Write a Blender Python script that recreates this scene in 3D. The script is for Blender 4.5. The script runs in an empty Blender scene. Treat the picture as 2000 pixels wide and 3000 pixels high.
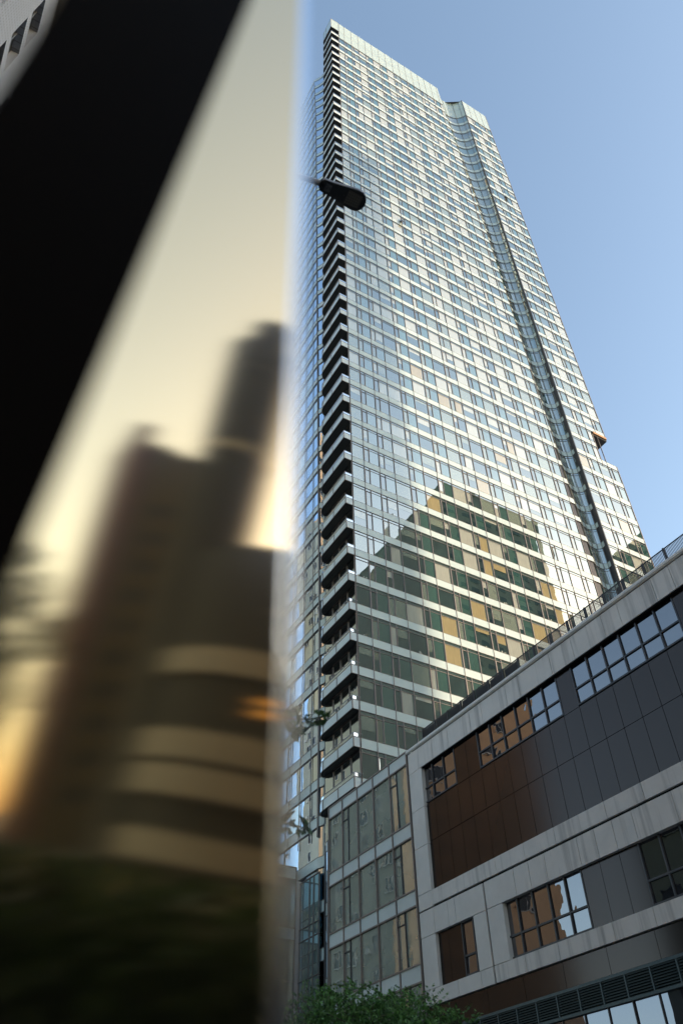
import bpy, math, random
from mathutils import Vector, Matrix
random.seed(7)
SC = bpy.context.scene
COL = SC.collection
R = math.radians
# ------------------------------------------------------------------ camera
YAW, PITCH, ROLL, FPX = R(30.55755), R(43.48616), R(-0.91883), 2265.5957
EYE = 1.6
cw = Vector((math.sin(YAW)*math.cos(PITCH), math.cos(YAW)*math.cos(PITCH), math.sin(PITCH)))
r0 = Vector((math.cos(YAW), -math.sin(YAW), 0)); u0 = r0.cross(cw)
cr = math.cos(ROLL)*r0 + math.sin(ROLL)*u0
cu = -math.sin(ROLL)*r0 + math.cos(ROLL)*u0
cam_d = bpy.data.cameras.new('camera'); cam = bpy.data.objects.new('camera', cam_d); COL.objects.link(cam)
m = Matrix(((cr.x, cu.x, -cw.x, 0), (cr.y, cu.y, -cw.y, 0), (cr.z, cu.z, -cw.z, EYE), (0, 0, 0, 1)))
cam.matrix_world = m
cam_d.sensor_fit = 'VERTICAL'; cam_d.sensor_height = 36; cam_d.lens = FPX/3000*36
cam_d.clip_start = 0.02; cam_d.clip_end = 5000
cam_d.dof.use_dof = True; cam_d.dof.focus_distance = 36; cam_d.dof.aperture_fstop = 1.5; cam_d.dof.aperture_blades = 0
SC.camera = cam
def ray(px, py): return (px-1000)/FPX*cr - (py-1500)/FPX*cu + cw
def proj(P):
    d = Vector(P) - Vector((0, 0, EYE)); z = d.dot(cw)
    return (1000+FPX*d.dot(cr)/z, 1500-FPX*d.dot(cu)/z, z)
# ------------------------------------------------------------------ light
SUN_AZ, SUN_EL = 126.4, 15.3
w = bpy.data.worlds.new('World'); SC.world = w; w.use_nodes = True
nt = w.node_tree; bg = nt.nodes['Background']
sky = nt.nodes.new('ShaderNodeTexSky'); sky.sky_type = 'NISHITA'; sky.sun_disc = False
sky.sun_elevation = R(SUN_EL); sky.sun_rotation = R(SUN_AZ); sky.air_density = 1.0; sky.dust_density = 1.3; sky.ozone_density = 1.0
tn = nt.nodes.new('ShaderNodeVectorMath'); tn.operation = 'MULTIPLY'; tn.inputs[1].default_value = (1.0, .97, .90); nt.links.new(sky.outputs[0], tn.inputs[0]); nt.links.new(tn.outputs[0], bg.inputs[0]); bg.inputs[1].default_value = 0.15
sd = bpy.data.lights.new('sun', 'SUN'); sun = bpy.data.objects.new('sun', sd); COL.objects.link(sun)
sd.energy = 2.2; sd.angle = R(0.6); sd.color = (1.0, 0.80, 0.58)
sv = Vector((math.sin(R(SUN_AZ))*math.cos(R(SUN_EL)), math.cos(R(SUN_AZ))*math.cos(R(SUN_EL)), math.sin(R(SUN_EL))))
sun.rotation_euler = sv.to_track_quat('Z', 'Y').to_euler()
SC.view_settings.view_transform = 'Standard'; SC.view_settings.look = 'None'
SC.view_settings.exposure = 1.55; SC.view_settings.gamma = 1
SC.render.engine = 'CYCLES'
SC.cycles.max_bounces = 7; SC.cycles.glossy_bounces = 5; SC.cycles.diffuse_bounces = 3
SC.cycles.caustics_reflective = False; SC.cycles.caustics_refractive = False

# ------------------------------------------------------------------ helpers
def tag(o, label=None, cat=None, group=None, kind=None):
    if label: o['label'] = label
    if cat: o['category'] = cat
    if group: o['group'] = group
    if kind: o['kind'] = kind
    return o
def empty(name, loc=(0, 0, 0), **k):
    o = bpy.data.objects.new(name, None); COL.objects.link(o); o.location = loc; o.empty_display_size = .3
    return tag(o, **k)
class MB:
    def __init__(s): s.v = []; s.f = []; s.m = []; s.mats = []; s.smooth = []
    def mi(s, mat):
        if mat not in s.mats: s.mats.append(mat)
        return s.mats.index(mat)
    def poly(s, pts, mat, sm=False):
        n = len(s.v); s.v += [tuple(p) for p in pts]; s.f.append(tuple(range(n, n+len(pts)))); s.m.append(s.mi(mat)); s.smooth.append(sm)
    def hexa(s, b, t, mat, sm=False):   # bottom ring (ccw from above) and top ring
        n = len(b)
        s.poly(list(reversed(b)), mat, False); s.poly(t, mat, False)
        for i in range(n):
            j = (i+1) % n; s.poly([b[i], b[j], t[j], t[i]], mat, sm)
    def box(s, a, b, mat):
        x0, y0, z0 = a; x1, y1, z1 = b
        if x1 < x0: x0, x1 = x1, x0
        if y1 < y0: y0, y1 = y1, y0
        if z1 < z0: z0, z1 = z1, z0
        s.hexa([(x0, y0, z0), (x1, y0, z0), (x1, y1, z0), (x0, y1, z0)], [(x0, y0, z1), (x1, y0, z1), (x1, y1, z1), (x0, y1, z1)], mat)
    def tube(s, pts, rads, mat, n=8, cap=True):
        pts = [Vector(p) for p in pts]; rings = []
        for i, p in enumerate(pts):
            d = (pts[min(i+1, len(pts)-1)]-pts[max(i-1, 0)]).normalized()
            a = d.cross(Vector((0, 0, 1)));
            if a.length < .05: a = d.cross(Vector((1, 0, 0)))
            a.normalize(); b = d.cross(a); rr = rads[i] if isinstance(rads, (list, tuple)) else rads
            base = len(s.v)
            for k in range(n):
                t = 2*math.pi*k/n; s.v.append(tuple(p+rr*(math.cos(t)*a+math.sin(t)*b)))
            rings.append(base)
        mi = s.mi(mat)
        for i in range(len(rings)-1):
            for k in range(n):
                q = (k+1) % n; s.f.append((rings[i]+k, rings[i]+q, rings[i+1]+q, rings[i+1]+k)); s.m.append(mi); s.smooth.append(True)
        if cap:
            s.f.append(tuple(rings[0]+k for k in range(n))); s.m.append(mi); s.smooth.append(False)
            s.f.append(tuple(rings[-1]+k for k in range(n))); s.m.append(mi); s.smooth.append(False)
    def build(s, name, parent=None, **k):
        me = bpy.data.meshes.new(name); me.from_pydata(s.v, [], s.f)
        for mt in s.mats: me.materials.append(mt)
        me.polygons.foreach_set('material_index', s.m); me.polygons.foreach_set('use_smooth', s.smooth); me.update()
        o = bpy.data.objects.new(name, me); COL.objects.link(o)
        if parent: o.parent = parent; o.matrix_parent_inverse = Matrix.Translation(-parent.location) if parent.type == 'EMPTY' else Matrix()
        return tag(o, **k)
def N(nt, t, **k):
    n = nt.nodes.new(t)
    for a, b in k.items(): setattr(n, a, b)
    return n
def L(nt, a, b): nt.links.new(a, b)
def newmat(name):
    mt = bpy.data.materials.new(name); mt.use_nodes = True; nt = mt.node_tree
    return mt, nt, nt.nodes['Principled BSDF'], nt.nodes['Material Output']
def pmat(name, col, rough=.6, spec=.5, metal=0, coat=0, nscale=0, namt=0, stretch=(1, 1, 1), bump=0, bscale=20):
    mt, nt, p, out = newmat(name)
    p.inputs['Base Color'].default_value = (*col, 1); p.inputs['Roughness'].default_value = rough
    p.inputs['Specular IOR Level'].default_value = spec; p.inputs['Metallic'].default_value = metal; p.inputs['Coat Weight'].default_value = coat
    p.inputs['Coat Roughness'].default_value = .05
    tc = N(nt, 'ShaderNodeTexCoord'); mp = N(nt, 'ShaderNodeMapping'); mp.inputs['Scale'].default_value = stretch; L(nt, tc.outputs['Object'], mp.inputs[0])
    if namt:
        no = N(nt, 'ShaderNodeTexNoise'); no.inputs['Scale'].default_value = nscale; no.inputs['Detail'].default_value = 6; no.inputs['Roughness'].default_value = .65
        L(nt, mp.outputs[0], no.inputs['Vector'])
        mr = N(nt, 'ShaderNodeMapRange'); mr.inputs[1].default_value = .3; mr.inputs[2].default_value = .7; mr.inputs[3].default_value = 1-namt; mr.inputs[4].default_value = 1+namt*.5
        L(nt, no.outputs[0], mr.inputs[0])
        mx = N(nt, 'ShaderNodeVectorMath', operation='SCALE'); mx.inputs[0].default_value = col; L(nt, mr.outputs[0], mx.inputs['Scale'])
        L(nt, mx.outputs[0], p.inputs['Base Color'])
    if bump:
        nb = N(nt, 'ShaderNodeTexNoise'); nb.inputs['Scale'].default_value = bscale; nb.inputs['Detail'].default_value = 4; L(nt, tc.outputs['Object'], nb.inputs['Vector'])
        bp = N(nt, 'ShaderNodeBump'); bp.inputs['Strength'].default_value = bump; bp.inputs['Distance'].default_value = .02; L(nt, nb.outputs[0], bp.inputs['Height']); L(nt, bp.outputs[0], p.inputs['Normal'])
    return mt
def gmat(name, col, base=.3, ior=1.55, tint=(.88, .92, .86), wav=.0, wscale=.5, rough=0.0, dvar=0, vscale=.6, stretch=(1, 1, 1)):
    """window glass in front of an interior colour: diffuse interior under a mirror coat, slightly wavy"""
    mt, nt, p, out = newmat(name); nt.nodes.remove(p)
    df = N(nt, 'ShaderNodeBsdfDiffuse'); df.inputs[0].default_value = (*col, 1)
    gl = N(nt, 'ShaderNodeBsdfGlossy'); gl.inputs[0].default_value = (*tint, 1); gl.inputs['Roughness'].default_value = rough
    fr = N(nt, 'ShaderNodeFresnel'); fr.inputs[0].default_value = ior
    mr = N(nt, 'ShaderNodeMapRange'); mr.inputs[3].default_value = base; mr.inputs[4].default_value = 1; L(nt, fr.outputs[0], mr.inputs[0])
    ms = N(nt, 'ShaderNodeMixShader'); L(nt, mr.outputs[0], ms.inputs[0]); L(nt, df.outputs[0], ms.inputs[1]); L(nt, gl.outputs[0], ms.inputs[2]); L(nt, ms.outputs[0], out.inputs[0])
    tc = N(nt, 'ShaderNodeTexCoord')
    if dvar:
        mp = N(nt, 'ShaderNodeMapping'); mp.inputs['Scale'].default_value = stretch; L(nt, tc.outputs['Object'], mp.inputs[0])
        no = N(nt, 'ShaderNodeTexNoise'); no.inputs['Scale'].default_value = vscale; no.inputs['Detail'].default_value = 3; L(nt, mp.outputs[0], no.inputs['Vector'])
        m2 = N(nt, 'ShaderNodeMapRange'); m2.inputs[1].default_value = .3; m2.inputs[2].default_value = .7; m2.inputs[3].default_value = 1-dvar; m2.inputs[4].default_value = 1+dvar
        L(nt, no.outputs[0], m2.inputs[0]); sc = N(nt, 'ShaderNodeVectorMath', operation='SCALE'); sc.inputs[0].default_value = col; L(nt, m2.outputs[0], sc.inputs['Scale']); L(nt, sc.outputs[0], df.inputs[0])
    if wav:
        nb = N(nt, 'ShaderNodeTexNoise'); nb.inputs['Scale'].default_value = wscale; nb.inputs['Detail'].default_value = 1.5; L(nt, tc.outputs['Object'], nb.inputs['Vector'])
        bp = N(nt, 'ShaderNodeBump'); bp.inputs['Strength'].default_value = 1; bp.inputs['Distance'].default_value = wav; L(nt, nb.outputs[0], bp.inputs['Height']); L(nt, bp.outputs[0], gl.inputs['Normal'])
    return mt
# ------------------------------------------------------------------ materials
M = {}
M['asphalt'] = pmat('asphalt', (.05, .05, .052), .85, nscale=3, namt=.3, bump=.3, bscale=60)
M['pave'] = pmat('paving', (.32, .31, .29), .85, nscale=1.5, namt=.25)
M['spandrel'] = pmat('spandrel_glass', (.55, .64, .61), .35, .5, coat=.6, nscale=.25, namt=.06)
M['crown'] = pmat('crown_glass', (.44, .53, .48), .2, .5, coat=.6, nscale=.3, namt=.06)
M['mullion'] = pmat('mullion_metal', (.22, .185, .165), .45, .5, metal=.3)
M['mull_dark'] = pmat('dark_metal', (.035, .035, .04), .4, .5)
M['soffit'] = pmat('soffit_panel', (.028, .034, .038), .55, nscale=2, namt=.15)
M['fascia'] = pmat('balcony_fascia', (.60, .67, .66), .35, coat=.4, nscale=.5, namt=.08)
M['steel'] = pmat('steel', (.36, .36, .37), .45, metal=.5)
WV = .0028
M['w_cream'] = gmat('blind_cream', (.56, .555, .46), .38, ior=2.0, wav=WV, dvar=.10, vscale=1.5, stretch=(6, 6, .4))
M['w_sunlit'] = gmat('blind_sunlit', (.46, .36, .17), .34, ior=2.0, wav=WV, dvar=.12, vscale=1.5, stretch=(6, 6, .4))  # sunlit tone of the blinds put into their colour
M['w_grey'] = gmat('blind_grey', (.25, .29, .22), .42, ior=2.0, wav=WV, dvar=.12, vscale=1.5, stretch=(6, 6, .4))
M['w_green'] = gmat('panel_green', (.045, .125, .095), .50, ior=2.0, wav=WV, dvar=.15, vscale=.3)
M['w_olive'] = gmat('blind_olive', (.17, .18, .12), .44, ior=2.0, wav=WV, dvar=.2, vscale=1.0)
M['w_dark'] = gmat('room_dark', (.02, .045, .038), .48, ior=2.0, wav=WV, dvar=.5, vscale=.9)
M['w_head'] = gmat('head_pane', (.06, .10, .085), .50, ior=2.0, wav=WV)
M['w_curve'] = gmat('curved_pane', (.24, .27, .26), .46, wav=.002, dvar=.6, vscale=.15)
M['w_blue'] = gmat('wing_pane', (.03, .05, .075), .26, tint=(.75, .88, 1.0), wav=.003, dvar=.3, vscale=.3)
M['rail'] = gmat('railing_glass', (.16, .18, .18), .14, tint=(.9, .95, .95), wav=.003)
M['stone'] = pmat('grey_cladding', (.70, .665, .615), .6, nscale=.8, namt=.10)
M['dpanel'] = gmat('dark_panel', (.018, .015, .013), .014, ior=1.34, tint=(1.0, .82, .74), rough=.13, wav=.004, wscale=.35)
M['p_glass'] = gmat('mirror_window', (.010, .014, .020), .18, tint=(.88, .84, .84), wav=.004, wscale=1.2)
M['g_glass'] = gmat('podium_pane', (.26, .29, .25), .42, tint=(.88, .95, .92), wav=.0022, wscale=1.3, dvar=.3, vscale=.3)
M['teal'] = gmat('teal_pane', (.03, .08, .09), .22, tint=(.6, .85, .9), wav=.004)
M['louvre'] = pmat('louvre_metal', (.05, .075, .085), .4, .5, metal=.4)
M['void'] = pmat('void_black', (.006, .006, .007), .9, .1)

# streaked stone: dark rain streaks running down from the joints (real stains, fixed in place)
def streak(name, col):
    mt = pmat(name, col, .6, nscale=.8, namt=.10); nt = mt.node_tree; p = nt.nodes['Principled BSDF']
    src = p.inputs['Base Color'].links[0].from_socket
    tc = N(nt, 'ShaderNodeTexCoord'); mp = N(nt, 'ShaderNodeMapping'); mp.inputs['Scale'].default_value = (1, 1.7, .07); L(nt, tc.outputs['Object'], mp.inputs[0])
    no = N(nt, 'ShaderNodeTexNoise'); no.inputs['Scale'].default_value = 1.6; no.inputs['Detail'].default_value = 5; no.inputs['Roughness'].default_value = .6; L(nt, mp.outputs[0], no.inputs['Vector'])
    mr = N(nt, 'ShaderNodeMapRange'); mr.inputs[1].default_value = .50; mr.inputs[2].default_value = .74; mr.inputs[3].default_value = 1; mr.inputs[4].default_value = .52; L(nt, no.outputs[0], mr.inputs[0])
    sc = N(nt, 'ShaderNodeVectorMath', operation='SCALE'); L(nt, src, sc.inputs[0]); L(nt, mr.outputs[0], sc.inputs['Scale']); L(nt, sc.outputs[0], p.inputs['Base Color'])
    return mt
M['streak'] = streak('stained_cladding', (.72, .675, .62))

# ------------------------------------------------------------------ ground
def sheet(name, x0, x1, y0, y1, z, mat, **k):
    b = MB(); b.poly([(x0, y0, z), (x1, y0, z), (x1, y1, z), (x0, y1, z)], mat); return b.build(name, **k)
sheet('ground', -1500, 1500, -1500, 1500, -.02, M['pave'], kind='structure')
sheet('road', 3, 19, -46, 400, .0, M['asphalt'], kind='structure')
for nm, a, c in (('pavement', -6, 3), ('pavement', 19, 23.4)):
    b = MB(); b.box((a, -400, -.01), (c, 400, .13), M['pave']); b.build(nm, kind='structure')
b = MB()
for i in range(60): b.box((10.9, -120+i*6, .002), (11.1, -117+i*6, .004), M['spandrel'])
b.build('lane_marking', kind='structure')

# ------------------------------------------------------------------ TOWER
E = 48.0
def Z(z): return z*E+EYE
fl = [4.4949, 4.3911, 4.2888, 4.1805, 4.0772, 3.9825, 3.8911, 3.7993, 3.7029, 3.6111, 3.515, 3.4221, 3.3327, 3.2532, 3.1692, 3.086, 3.0065, 2.9271, 2.8506, 2.7752, 2.7023, 2.6263, 2.5503, 2.4743, 2.396, 2.3214, 2.2396, 2.1583, 2.0835, 2.0079, 1.9315, 1.8575, 1.7806, 1.7044, 1.6299, 1.5543, 1.477, 1.4095, 1.3402, 1.2718, 1.2022, 1.133, 1.0645, .996, .928, .8597, .7915, .723, .6545, .5864]
while fl[-1] > .05: fl.append(fl[-1]-.0684)
fl = fl[::-1]                       # spandrel bottoms, from the ground up
NF = len(fl)
def interp(z, pts):
    if z <= pts[0][0]: return pts[0][1]
    for (a, va), (c, vc) in zip(pts, pts[1:]):
        if z <= c: return va+(vc-va)*(z-a)/(c-a)
    return pts[-1][1]
XM = [(1.2, 1.344), (1.35, 1.3416), (1.486, 1.3374), (1.65, 1.3316), (3.29, 1.2956), (4.29, 1.255), (4.6, 1.246)]
XB = [(.6, .6065), (.74, .6056), (1.15, .6013), (1.57, .5984), (3.35, .5844), (4.1, .579), (4.615, .5731)]
def xm(z): return interp(z, XM)
def xb(z): return interp(z, XB)
NT = [(1.246, 1.0), (1.2555, 1.012), (1.268, 1.024), (1.284, 1.031), (1.309, 1.0325), (1.338, 1.0272), (1.362, 1.015), (1.380, .9985), (1.3925, .9805)]
NB = [(1.344, 1.0), (1.351, 1.0045), (1.358, 1.0068), (1.366, 1.0085), (1.374, 1.0098), (1.3815, 1.0099), (1.3895, 1.0065), (1.3955, 1.0005), (1.3925, .9805)]
def catmull(P, n=3):
    out = []
    for i in range(len(P)-1):
        p0 = P[max(i-1, 0)]; p1 = P[i]; p2 = P[i+1]; p3 = P[min(i+2, len(P)-1)]
        for k in range(n):
            t = k/n; out.append(tuple(.5*((2*p1[j])+(-p0[j]+p2[j])*t+(2*p0[j]-5*p1[j]+4*p2[j]-p3[j])*t*t+(-p0[j]+3*p1[j]-3*p2[j]+p3[j])*t**3) for j in (0, 1)))
    out.append(P[-1]); return out
NTs, NBs = catmull(NT), catmull(NB)
def notch(z):
    f = (1.344-xm(z))/(1.344-1.246)
    return [(a[0]*f+c[0]*(1-f), a[1]*f+c[1]*(1-f)) for a, c in zip(NTs, NBs)]
YW = .9805
WC = [1.3925, 1.4327, 1.4759, 1.5170, 1.5575]        # right wing mullions
MC = [.6189, .6514]+[.6926+.0418*i for i in range(16)]   # main mullions
SEAMY = [(.9, 1.1645), (1.28, 1.172), (1.8, 1.182), (3.1, 1.191), (3.7, 1.192), (4.25, 1.21)]
SEAMX = [(.9, .633), (1.8, .628), (3.1, .612), (3.7, .604), (4.25, .597)]
def seam(z): return interp(z, SEAMX), interp(z, SEAMY)
YBE = [(.7, 1.1238), (1.6, 1.119), (3.2, 1.108), (4.6, 1.0985)]
def ybe(z): return interp(z, YBE)
XR = .6205
def lstrip(z):
    sx, sy = seam(z); y0 = ybe(z)-.004
    P = [(XR+.003, y0), (XR+.009, y0+(sy-y0)*.3), ((XR+sx)/2+.010, y0+(sy-y0)*.7), (sx, sy)]
    return catmull(P, 3)
def pitch(i): return (fl[i+1]-fl[i]) if i < NF-1 else .115
def sph(i): return .258*pitch(i)
tower = empty('glass_tower', (XR*E, E, 0), label='tall glass tower with pale spandrel bands, stacked corner balconies and a curved vertical notch', cat='tower')
G = .045    # spandrel bands stand slightly proud

def ringpts(z, off=0.0):
    """front contour left to right; off pushes it outward (metres)"""
    pts = [(MC[0]*E, E-off)]
    pts.append((xm(z)*E, E-off))
    nn = notch(z); out = []
    for i, (x, y) in enumerate(nn[1:-1], 1):
        dx = nn[i+1][0]-nn[i-1][0]; dy = nn[i+1][1]-nn[i-1][1]; l = math.hypot(dx, dy)
        out.append((x*E+dy/l*off, y*E-dx/l*off))
    pts += out
    pts.append((WC[0]*E-off*.6, YW*E-off))
    return pts
def zdep_right(z):
    if z < 1.7044+.02: return 1.5600
    if z < 1.845: return 1.497
    return 1.5575
def strip(mb, A, Bt, za, zb_, mat, sm=False):
    for i in range(len(A)-1):
        mb.poly([(*A[i], Z(za)), (*A[i+1], Z(za)), (*Bt[i+1], Z(zb_)), (*Bt[i], Z(zb_))], mat, sm)
# backing wall (dark body of the tower) - also gives the roof and sides
b = MB()
zs = [0-.033]+fl+[4.607]
body = M['mull_dark']
for i in range(len(zs)-1):
    a, c = zs[i], zs[i+1]
    A = [(x, y+.06) for x, y in ringpts(a)]; Bt = [(x, y+.06) for x, y in ringpts(c)]
    strip(b, A, Bt, a, c, body)
    r = min(zdep_right((a+c)/2)*E, 1e9)
    b.poly([(WC[0]*E, YW*E+.06, Z(a)), (r, YW*E+.06, Z(a)), (r, YW*E+.06, Z(c)), (WC[0]*E, YW*E+.06, Z(c))], body)
    b.poly([(r, YW*E+.06, Z(a)), (r, 1.5*E, Z(a)), (r, 1.5*E, Z(c)), (r, YW*E+.06, Z(c))], body)
    la = [(x*E+.1, y*E) for x, y in lstrip(a)]; lc = [(x*E+.1, y*E) for x, y in lstrip(c)]
    if a < 4.25:
        strip(b, la, lc, a, c, body)
        sx, sy = seam((a+c)/2)
        b.poly([(sx*E+.1, sy*E, Z(a)), (sx*E+.1, 2.3*E, Z(a)), (sx*E+.1, 2.3*E, Z(c)), (sx*E+.1, sy*E, Z(c))], body)  # unseen wing depth stretched to shade the facade across the street
    b.poly([(XR*E+.02, E+.02, Z(a)), (XR*E+.02, ybe(a)*E, Z(a)), (XR*E+.02, ybe(c)*E, Z(c)), (XR*E+.02, E+.02, Z(c))], body)
b.poly([(.597*E+.1, 2.3*E, 0), (1.0*E, 2.3*E, 0), (1.0*E, 2.3*E, Z(4.2888)), (.597*E+.1, 2.3*E, Z(4.2888))], body); b.poly([(1.0*E, 1.5*E, 0), (1.55*E, 1.5*E, 0), (1.55*E, 1.5*E, Z(4.3)), (1.0*E, 1.5*E, Z(4.3))], body); b.poly([(1.0*E, 1.5*E, 0), (1.0*E, 2.3*E, 0), (1.0*E, 2.3*E, Z(4.2888)), (1.0*E, 1.5*E, Z(4.2888))], body)
rf = [(XR*E+.1, E+.1), (1.246*E, E+.1), (1.28*E, 1.18*E), (.70*E, 1.15*E), (XR*E+.1, 1.075*E)]
b.poly([(*q, Z(4.615)) for q in rf], body)
for q, w_ in ((2, 3), (3, 4)): b.poly([(*rf[q], Z(4.2)), (*rf[w_], Z(4.2)), (*rf[w_], Z(4.615)), (*rf[q], Z(4.615))], body)
b.poly([(.64*E, 1.15*E, Z(4.28)), (1.0*E, 1.15*E, Z(4.28)), (1.0*E, 2.3*E, Z(4.28)), (.602*E, 2.3*E, Z(4.28)), (.602*E, 1.23*E, Z(4.28))], body)
b.poly([(1.25*E, 1.2*E, Z(4.6)), (1.25*E, 1.033*E, Z(4.6)), (1.31*E, 1.034*E, Z(4.6)), (WC[0]*E, YW*E+.1, Z(4.6)), (1.5575*E, YW*E+.1, Z(4.6)), (1.5575*E, 1.5*E, Z(4.6))], body)
b.box((1.497*E, YW*E+.07, Z(1.700)), (1.56*E, 1.5*E, Z(1.7035)), body)
b.build('wall', tower)
# spandrel bands, one per floor
for i in range(NF):
    z0 = fl[i]; z1 = z0+sph(i)
    top = i >= NF-2
    mat = M['crown'] if top else M['spandrel']
    b = MB()
    if top: z1 = fl[i+1] if i < NF-1 else 4.607
    A, Bt = ringpts(z0, G), ringpts(z1, G)
    strip(b, A, Bt, z0, z1, mat, False)
    if i == NF-1:
        strip(b, [(MC[0]*E, E-G), (1.246*E, E-G)], [(MC[0]*E, E-G), (1.246*E, E-G)], z1, 4.6304, mat)
        b.poly([(1.246*E, E-G, Z(4.607)), (1.246*E, 1.2*E, Z(4.607)), (1.246*E, 1.2*E, Z(4.6304)), (1.246*E, E-G, Z(4.6304))], mat)
    r = zdep_right((z0+z1)/2)*E
    wl = WC[0]*E
    b.poly([(wl, YW*E-G, Z(z0)), (r, YW*E-G, Z(z0)), (r, YW*E-G, Z(z1)), (wl, YW*E-G, Z(z1))], mat)
    b.poly([(r, YW*E-G, Z(z0)), (r, YW*E+6, Z(z0)), (r, YW*E+6, Z(z1)), (r, YW*E-G, Z(z1))], mat)
    # undersides and tops of the band
    for zz, P in ((z0, A), (z1, Bt)):
        q = ringpts(zz, 0)
        for k in range(len(P)-1): b.poly([(*P[k], Z(zz)), (*P[k+1], Z(zz)), (*q[k+1], Z(zz)), (*q[k], Z(zz))], M['mullion'])
        b.poly([(wl, YW*E-G, Z(zz)), (r, YW*E-G, Z(zz)), (r, YW*E+.05, Z(zz)), (wl, YW*E+.05, Z(zz))], M['mullion'])
    if z0 < 4.3:
        ls0 = [(x*E-.08, y*E) for x, y in lstrip(z0)]; ls1 = [(x*E-.08, y*E) for x, y in lstrip(z1)]
        strip(b, ls0, ls1, z0, z1, mat, True)
        sx, sy = seam(z0)
        b.poly([(sx*E-.08, sy*E, Z(z0)), (sx*E-.08, 2.3*E, Z(z0)), (sx*E-.08, 2.3*E, Z(z1)), (sx*E-.08, sy*E, Z(z1))], mat)
    b.build('spandrel_band', tower)
# mullions
b = MB()
def vbar(x, y0, y1, za, zb_, wd, mat): b.box((x-wd/2, y0, Z(za)), (x+wd/2, y1, Z(zb_)), mat)
for k, x in enumerate(MC):
    # upper end: where the main face still reaches this column
    if x <= 1.2445: zt = 4.6304; 
    else:
        zt = 0
        for z_ in [j*.02 for j in range(235)]:
            if xm(z_) > x+.002: zt = z_
    if zt > 0: vbar(x*E, E-G-.035, E+.05, -.03, zt, .06 if k else .12, M['mullion'])
for k, x in enumerate(WC):
    if k == 4:
        vbar(x*E, YW*E-G-.035, YW*E+.05, 1.845, 4.607, .12, M['mullion']); vbar(1.560*E, YW*E-G-.035, YW*E+.05, -.03, 1.724, .12, M['mullion'])
    elif k == 0: vbar(x*E-.02, YW*E-G-.09, YW*E+.3, -.03, 4.607, .16, M['mull_dark'])
    else: vbar(x*E, YW*E-G-.035, YW*E+.05, -.03, 4.607, .06, M['mullion'])
vbar(1.497*E, YW*E-G-.02, YW*E+.05, 1.70, 1.845, .12, M['mullion'])
# horizontal trims at spandrel edges
for i in range(NF):
    for zz, dz in ((fl[i], .03), (fl[i]+sph(i), .03)):
        if i >= NF-2 and zz != fl[i]: continue
        P = ringpts(zz, G+.012)
        for k in range(len(P)-1):
            (x0, y0), (x1, y1) = P[k], P[k+1]
            b.hexa([(x0, y0, Z(zz)-dz/2), (x1, y1, Z(zz)-dz/2), (x1, y1+.1, Z(zz)-dz/2), (x0, y0+.1, Z(zz)-dz/2)], [(x0, y0, Z(zz)+dz/2), (x1, y1, Z(zz)+dz/2), (x1, y1+.1, Z(zz)+dz/2), (x0, y0+.1, Z(zz)+dz/2)], M['mullion'])
        r = zdep_right(zz)*E
        b.box((WC[0]*E, YW*E-G-.012, Z(zz)-dz/2), (r, YW*E-G+.04, Z(zz)+dz/2), M['mullion'])
        if zz < 4.32:
            Q = [(x*E-.11, y*E) for x, y in lstrip(zz)]+[(seam(zz)[0]*E-.11, 2.3*E)]
            for (x0, y0), (x1, y1) in zip(Q, Q[1:]):
                b.hexa([(x0, y1, Z(zz)-dz/2), (x0, y0, Z(zz)-dz/2), (x0+.08, y0, Z(zz)-dz/2), (x0+.08, y1, Z(zz)-dz/2)][::-1] if 0 else [(x0, y0, Z(zz)-dz/2), (x0+.08, y0, Z(zz)-dz/2), (x1+.08, y1, Z(zz)-dz/2), (x1, y1, Z(zz)-dz/2)],
                       [(x0, y0, Z(zz)+dz/2), (x0+.08, y0, Z(zz)+dz/2), (x1+.08, y1, Z(zz)+dz/2), (x1, y1, Z(zz)+dz/2)], M['mullion'])
# notch + left strip vertical seams following the lofted curve
def follow(fn, za, zb_, wd=.09):
    zs_ = [za+(zb_-za)*k/40 for k in range(41)]
    pts = [(*fn(z), Z(z)) for z in zs_]; b.tube(pts, wd/2, M['mullion'], 4, False)
nN = len(NTs)
for k in (5, 11, 17, 21): follow(lambda z, k=k: (notch(z)[k][0]*E-.05, notch(z)[k][1]*E-.12), .2, 4.607)
follow(lambda z: (seam(z)[0]*E-.1, seam(z)[1]*E), .5, 4.25, .2)
LW = [.029]+[.0714+.0424*k for k in range(24)]
for d in LW: follow(lambda z, d=d: (seam(z)[0]*E-.1, (seam(z)[1]+d)*E), .5, 4.25)
b.build('mullion_grid', tower)

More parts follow.
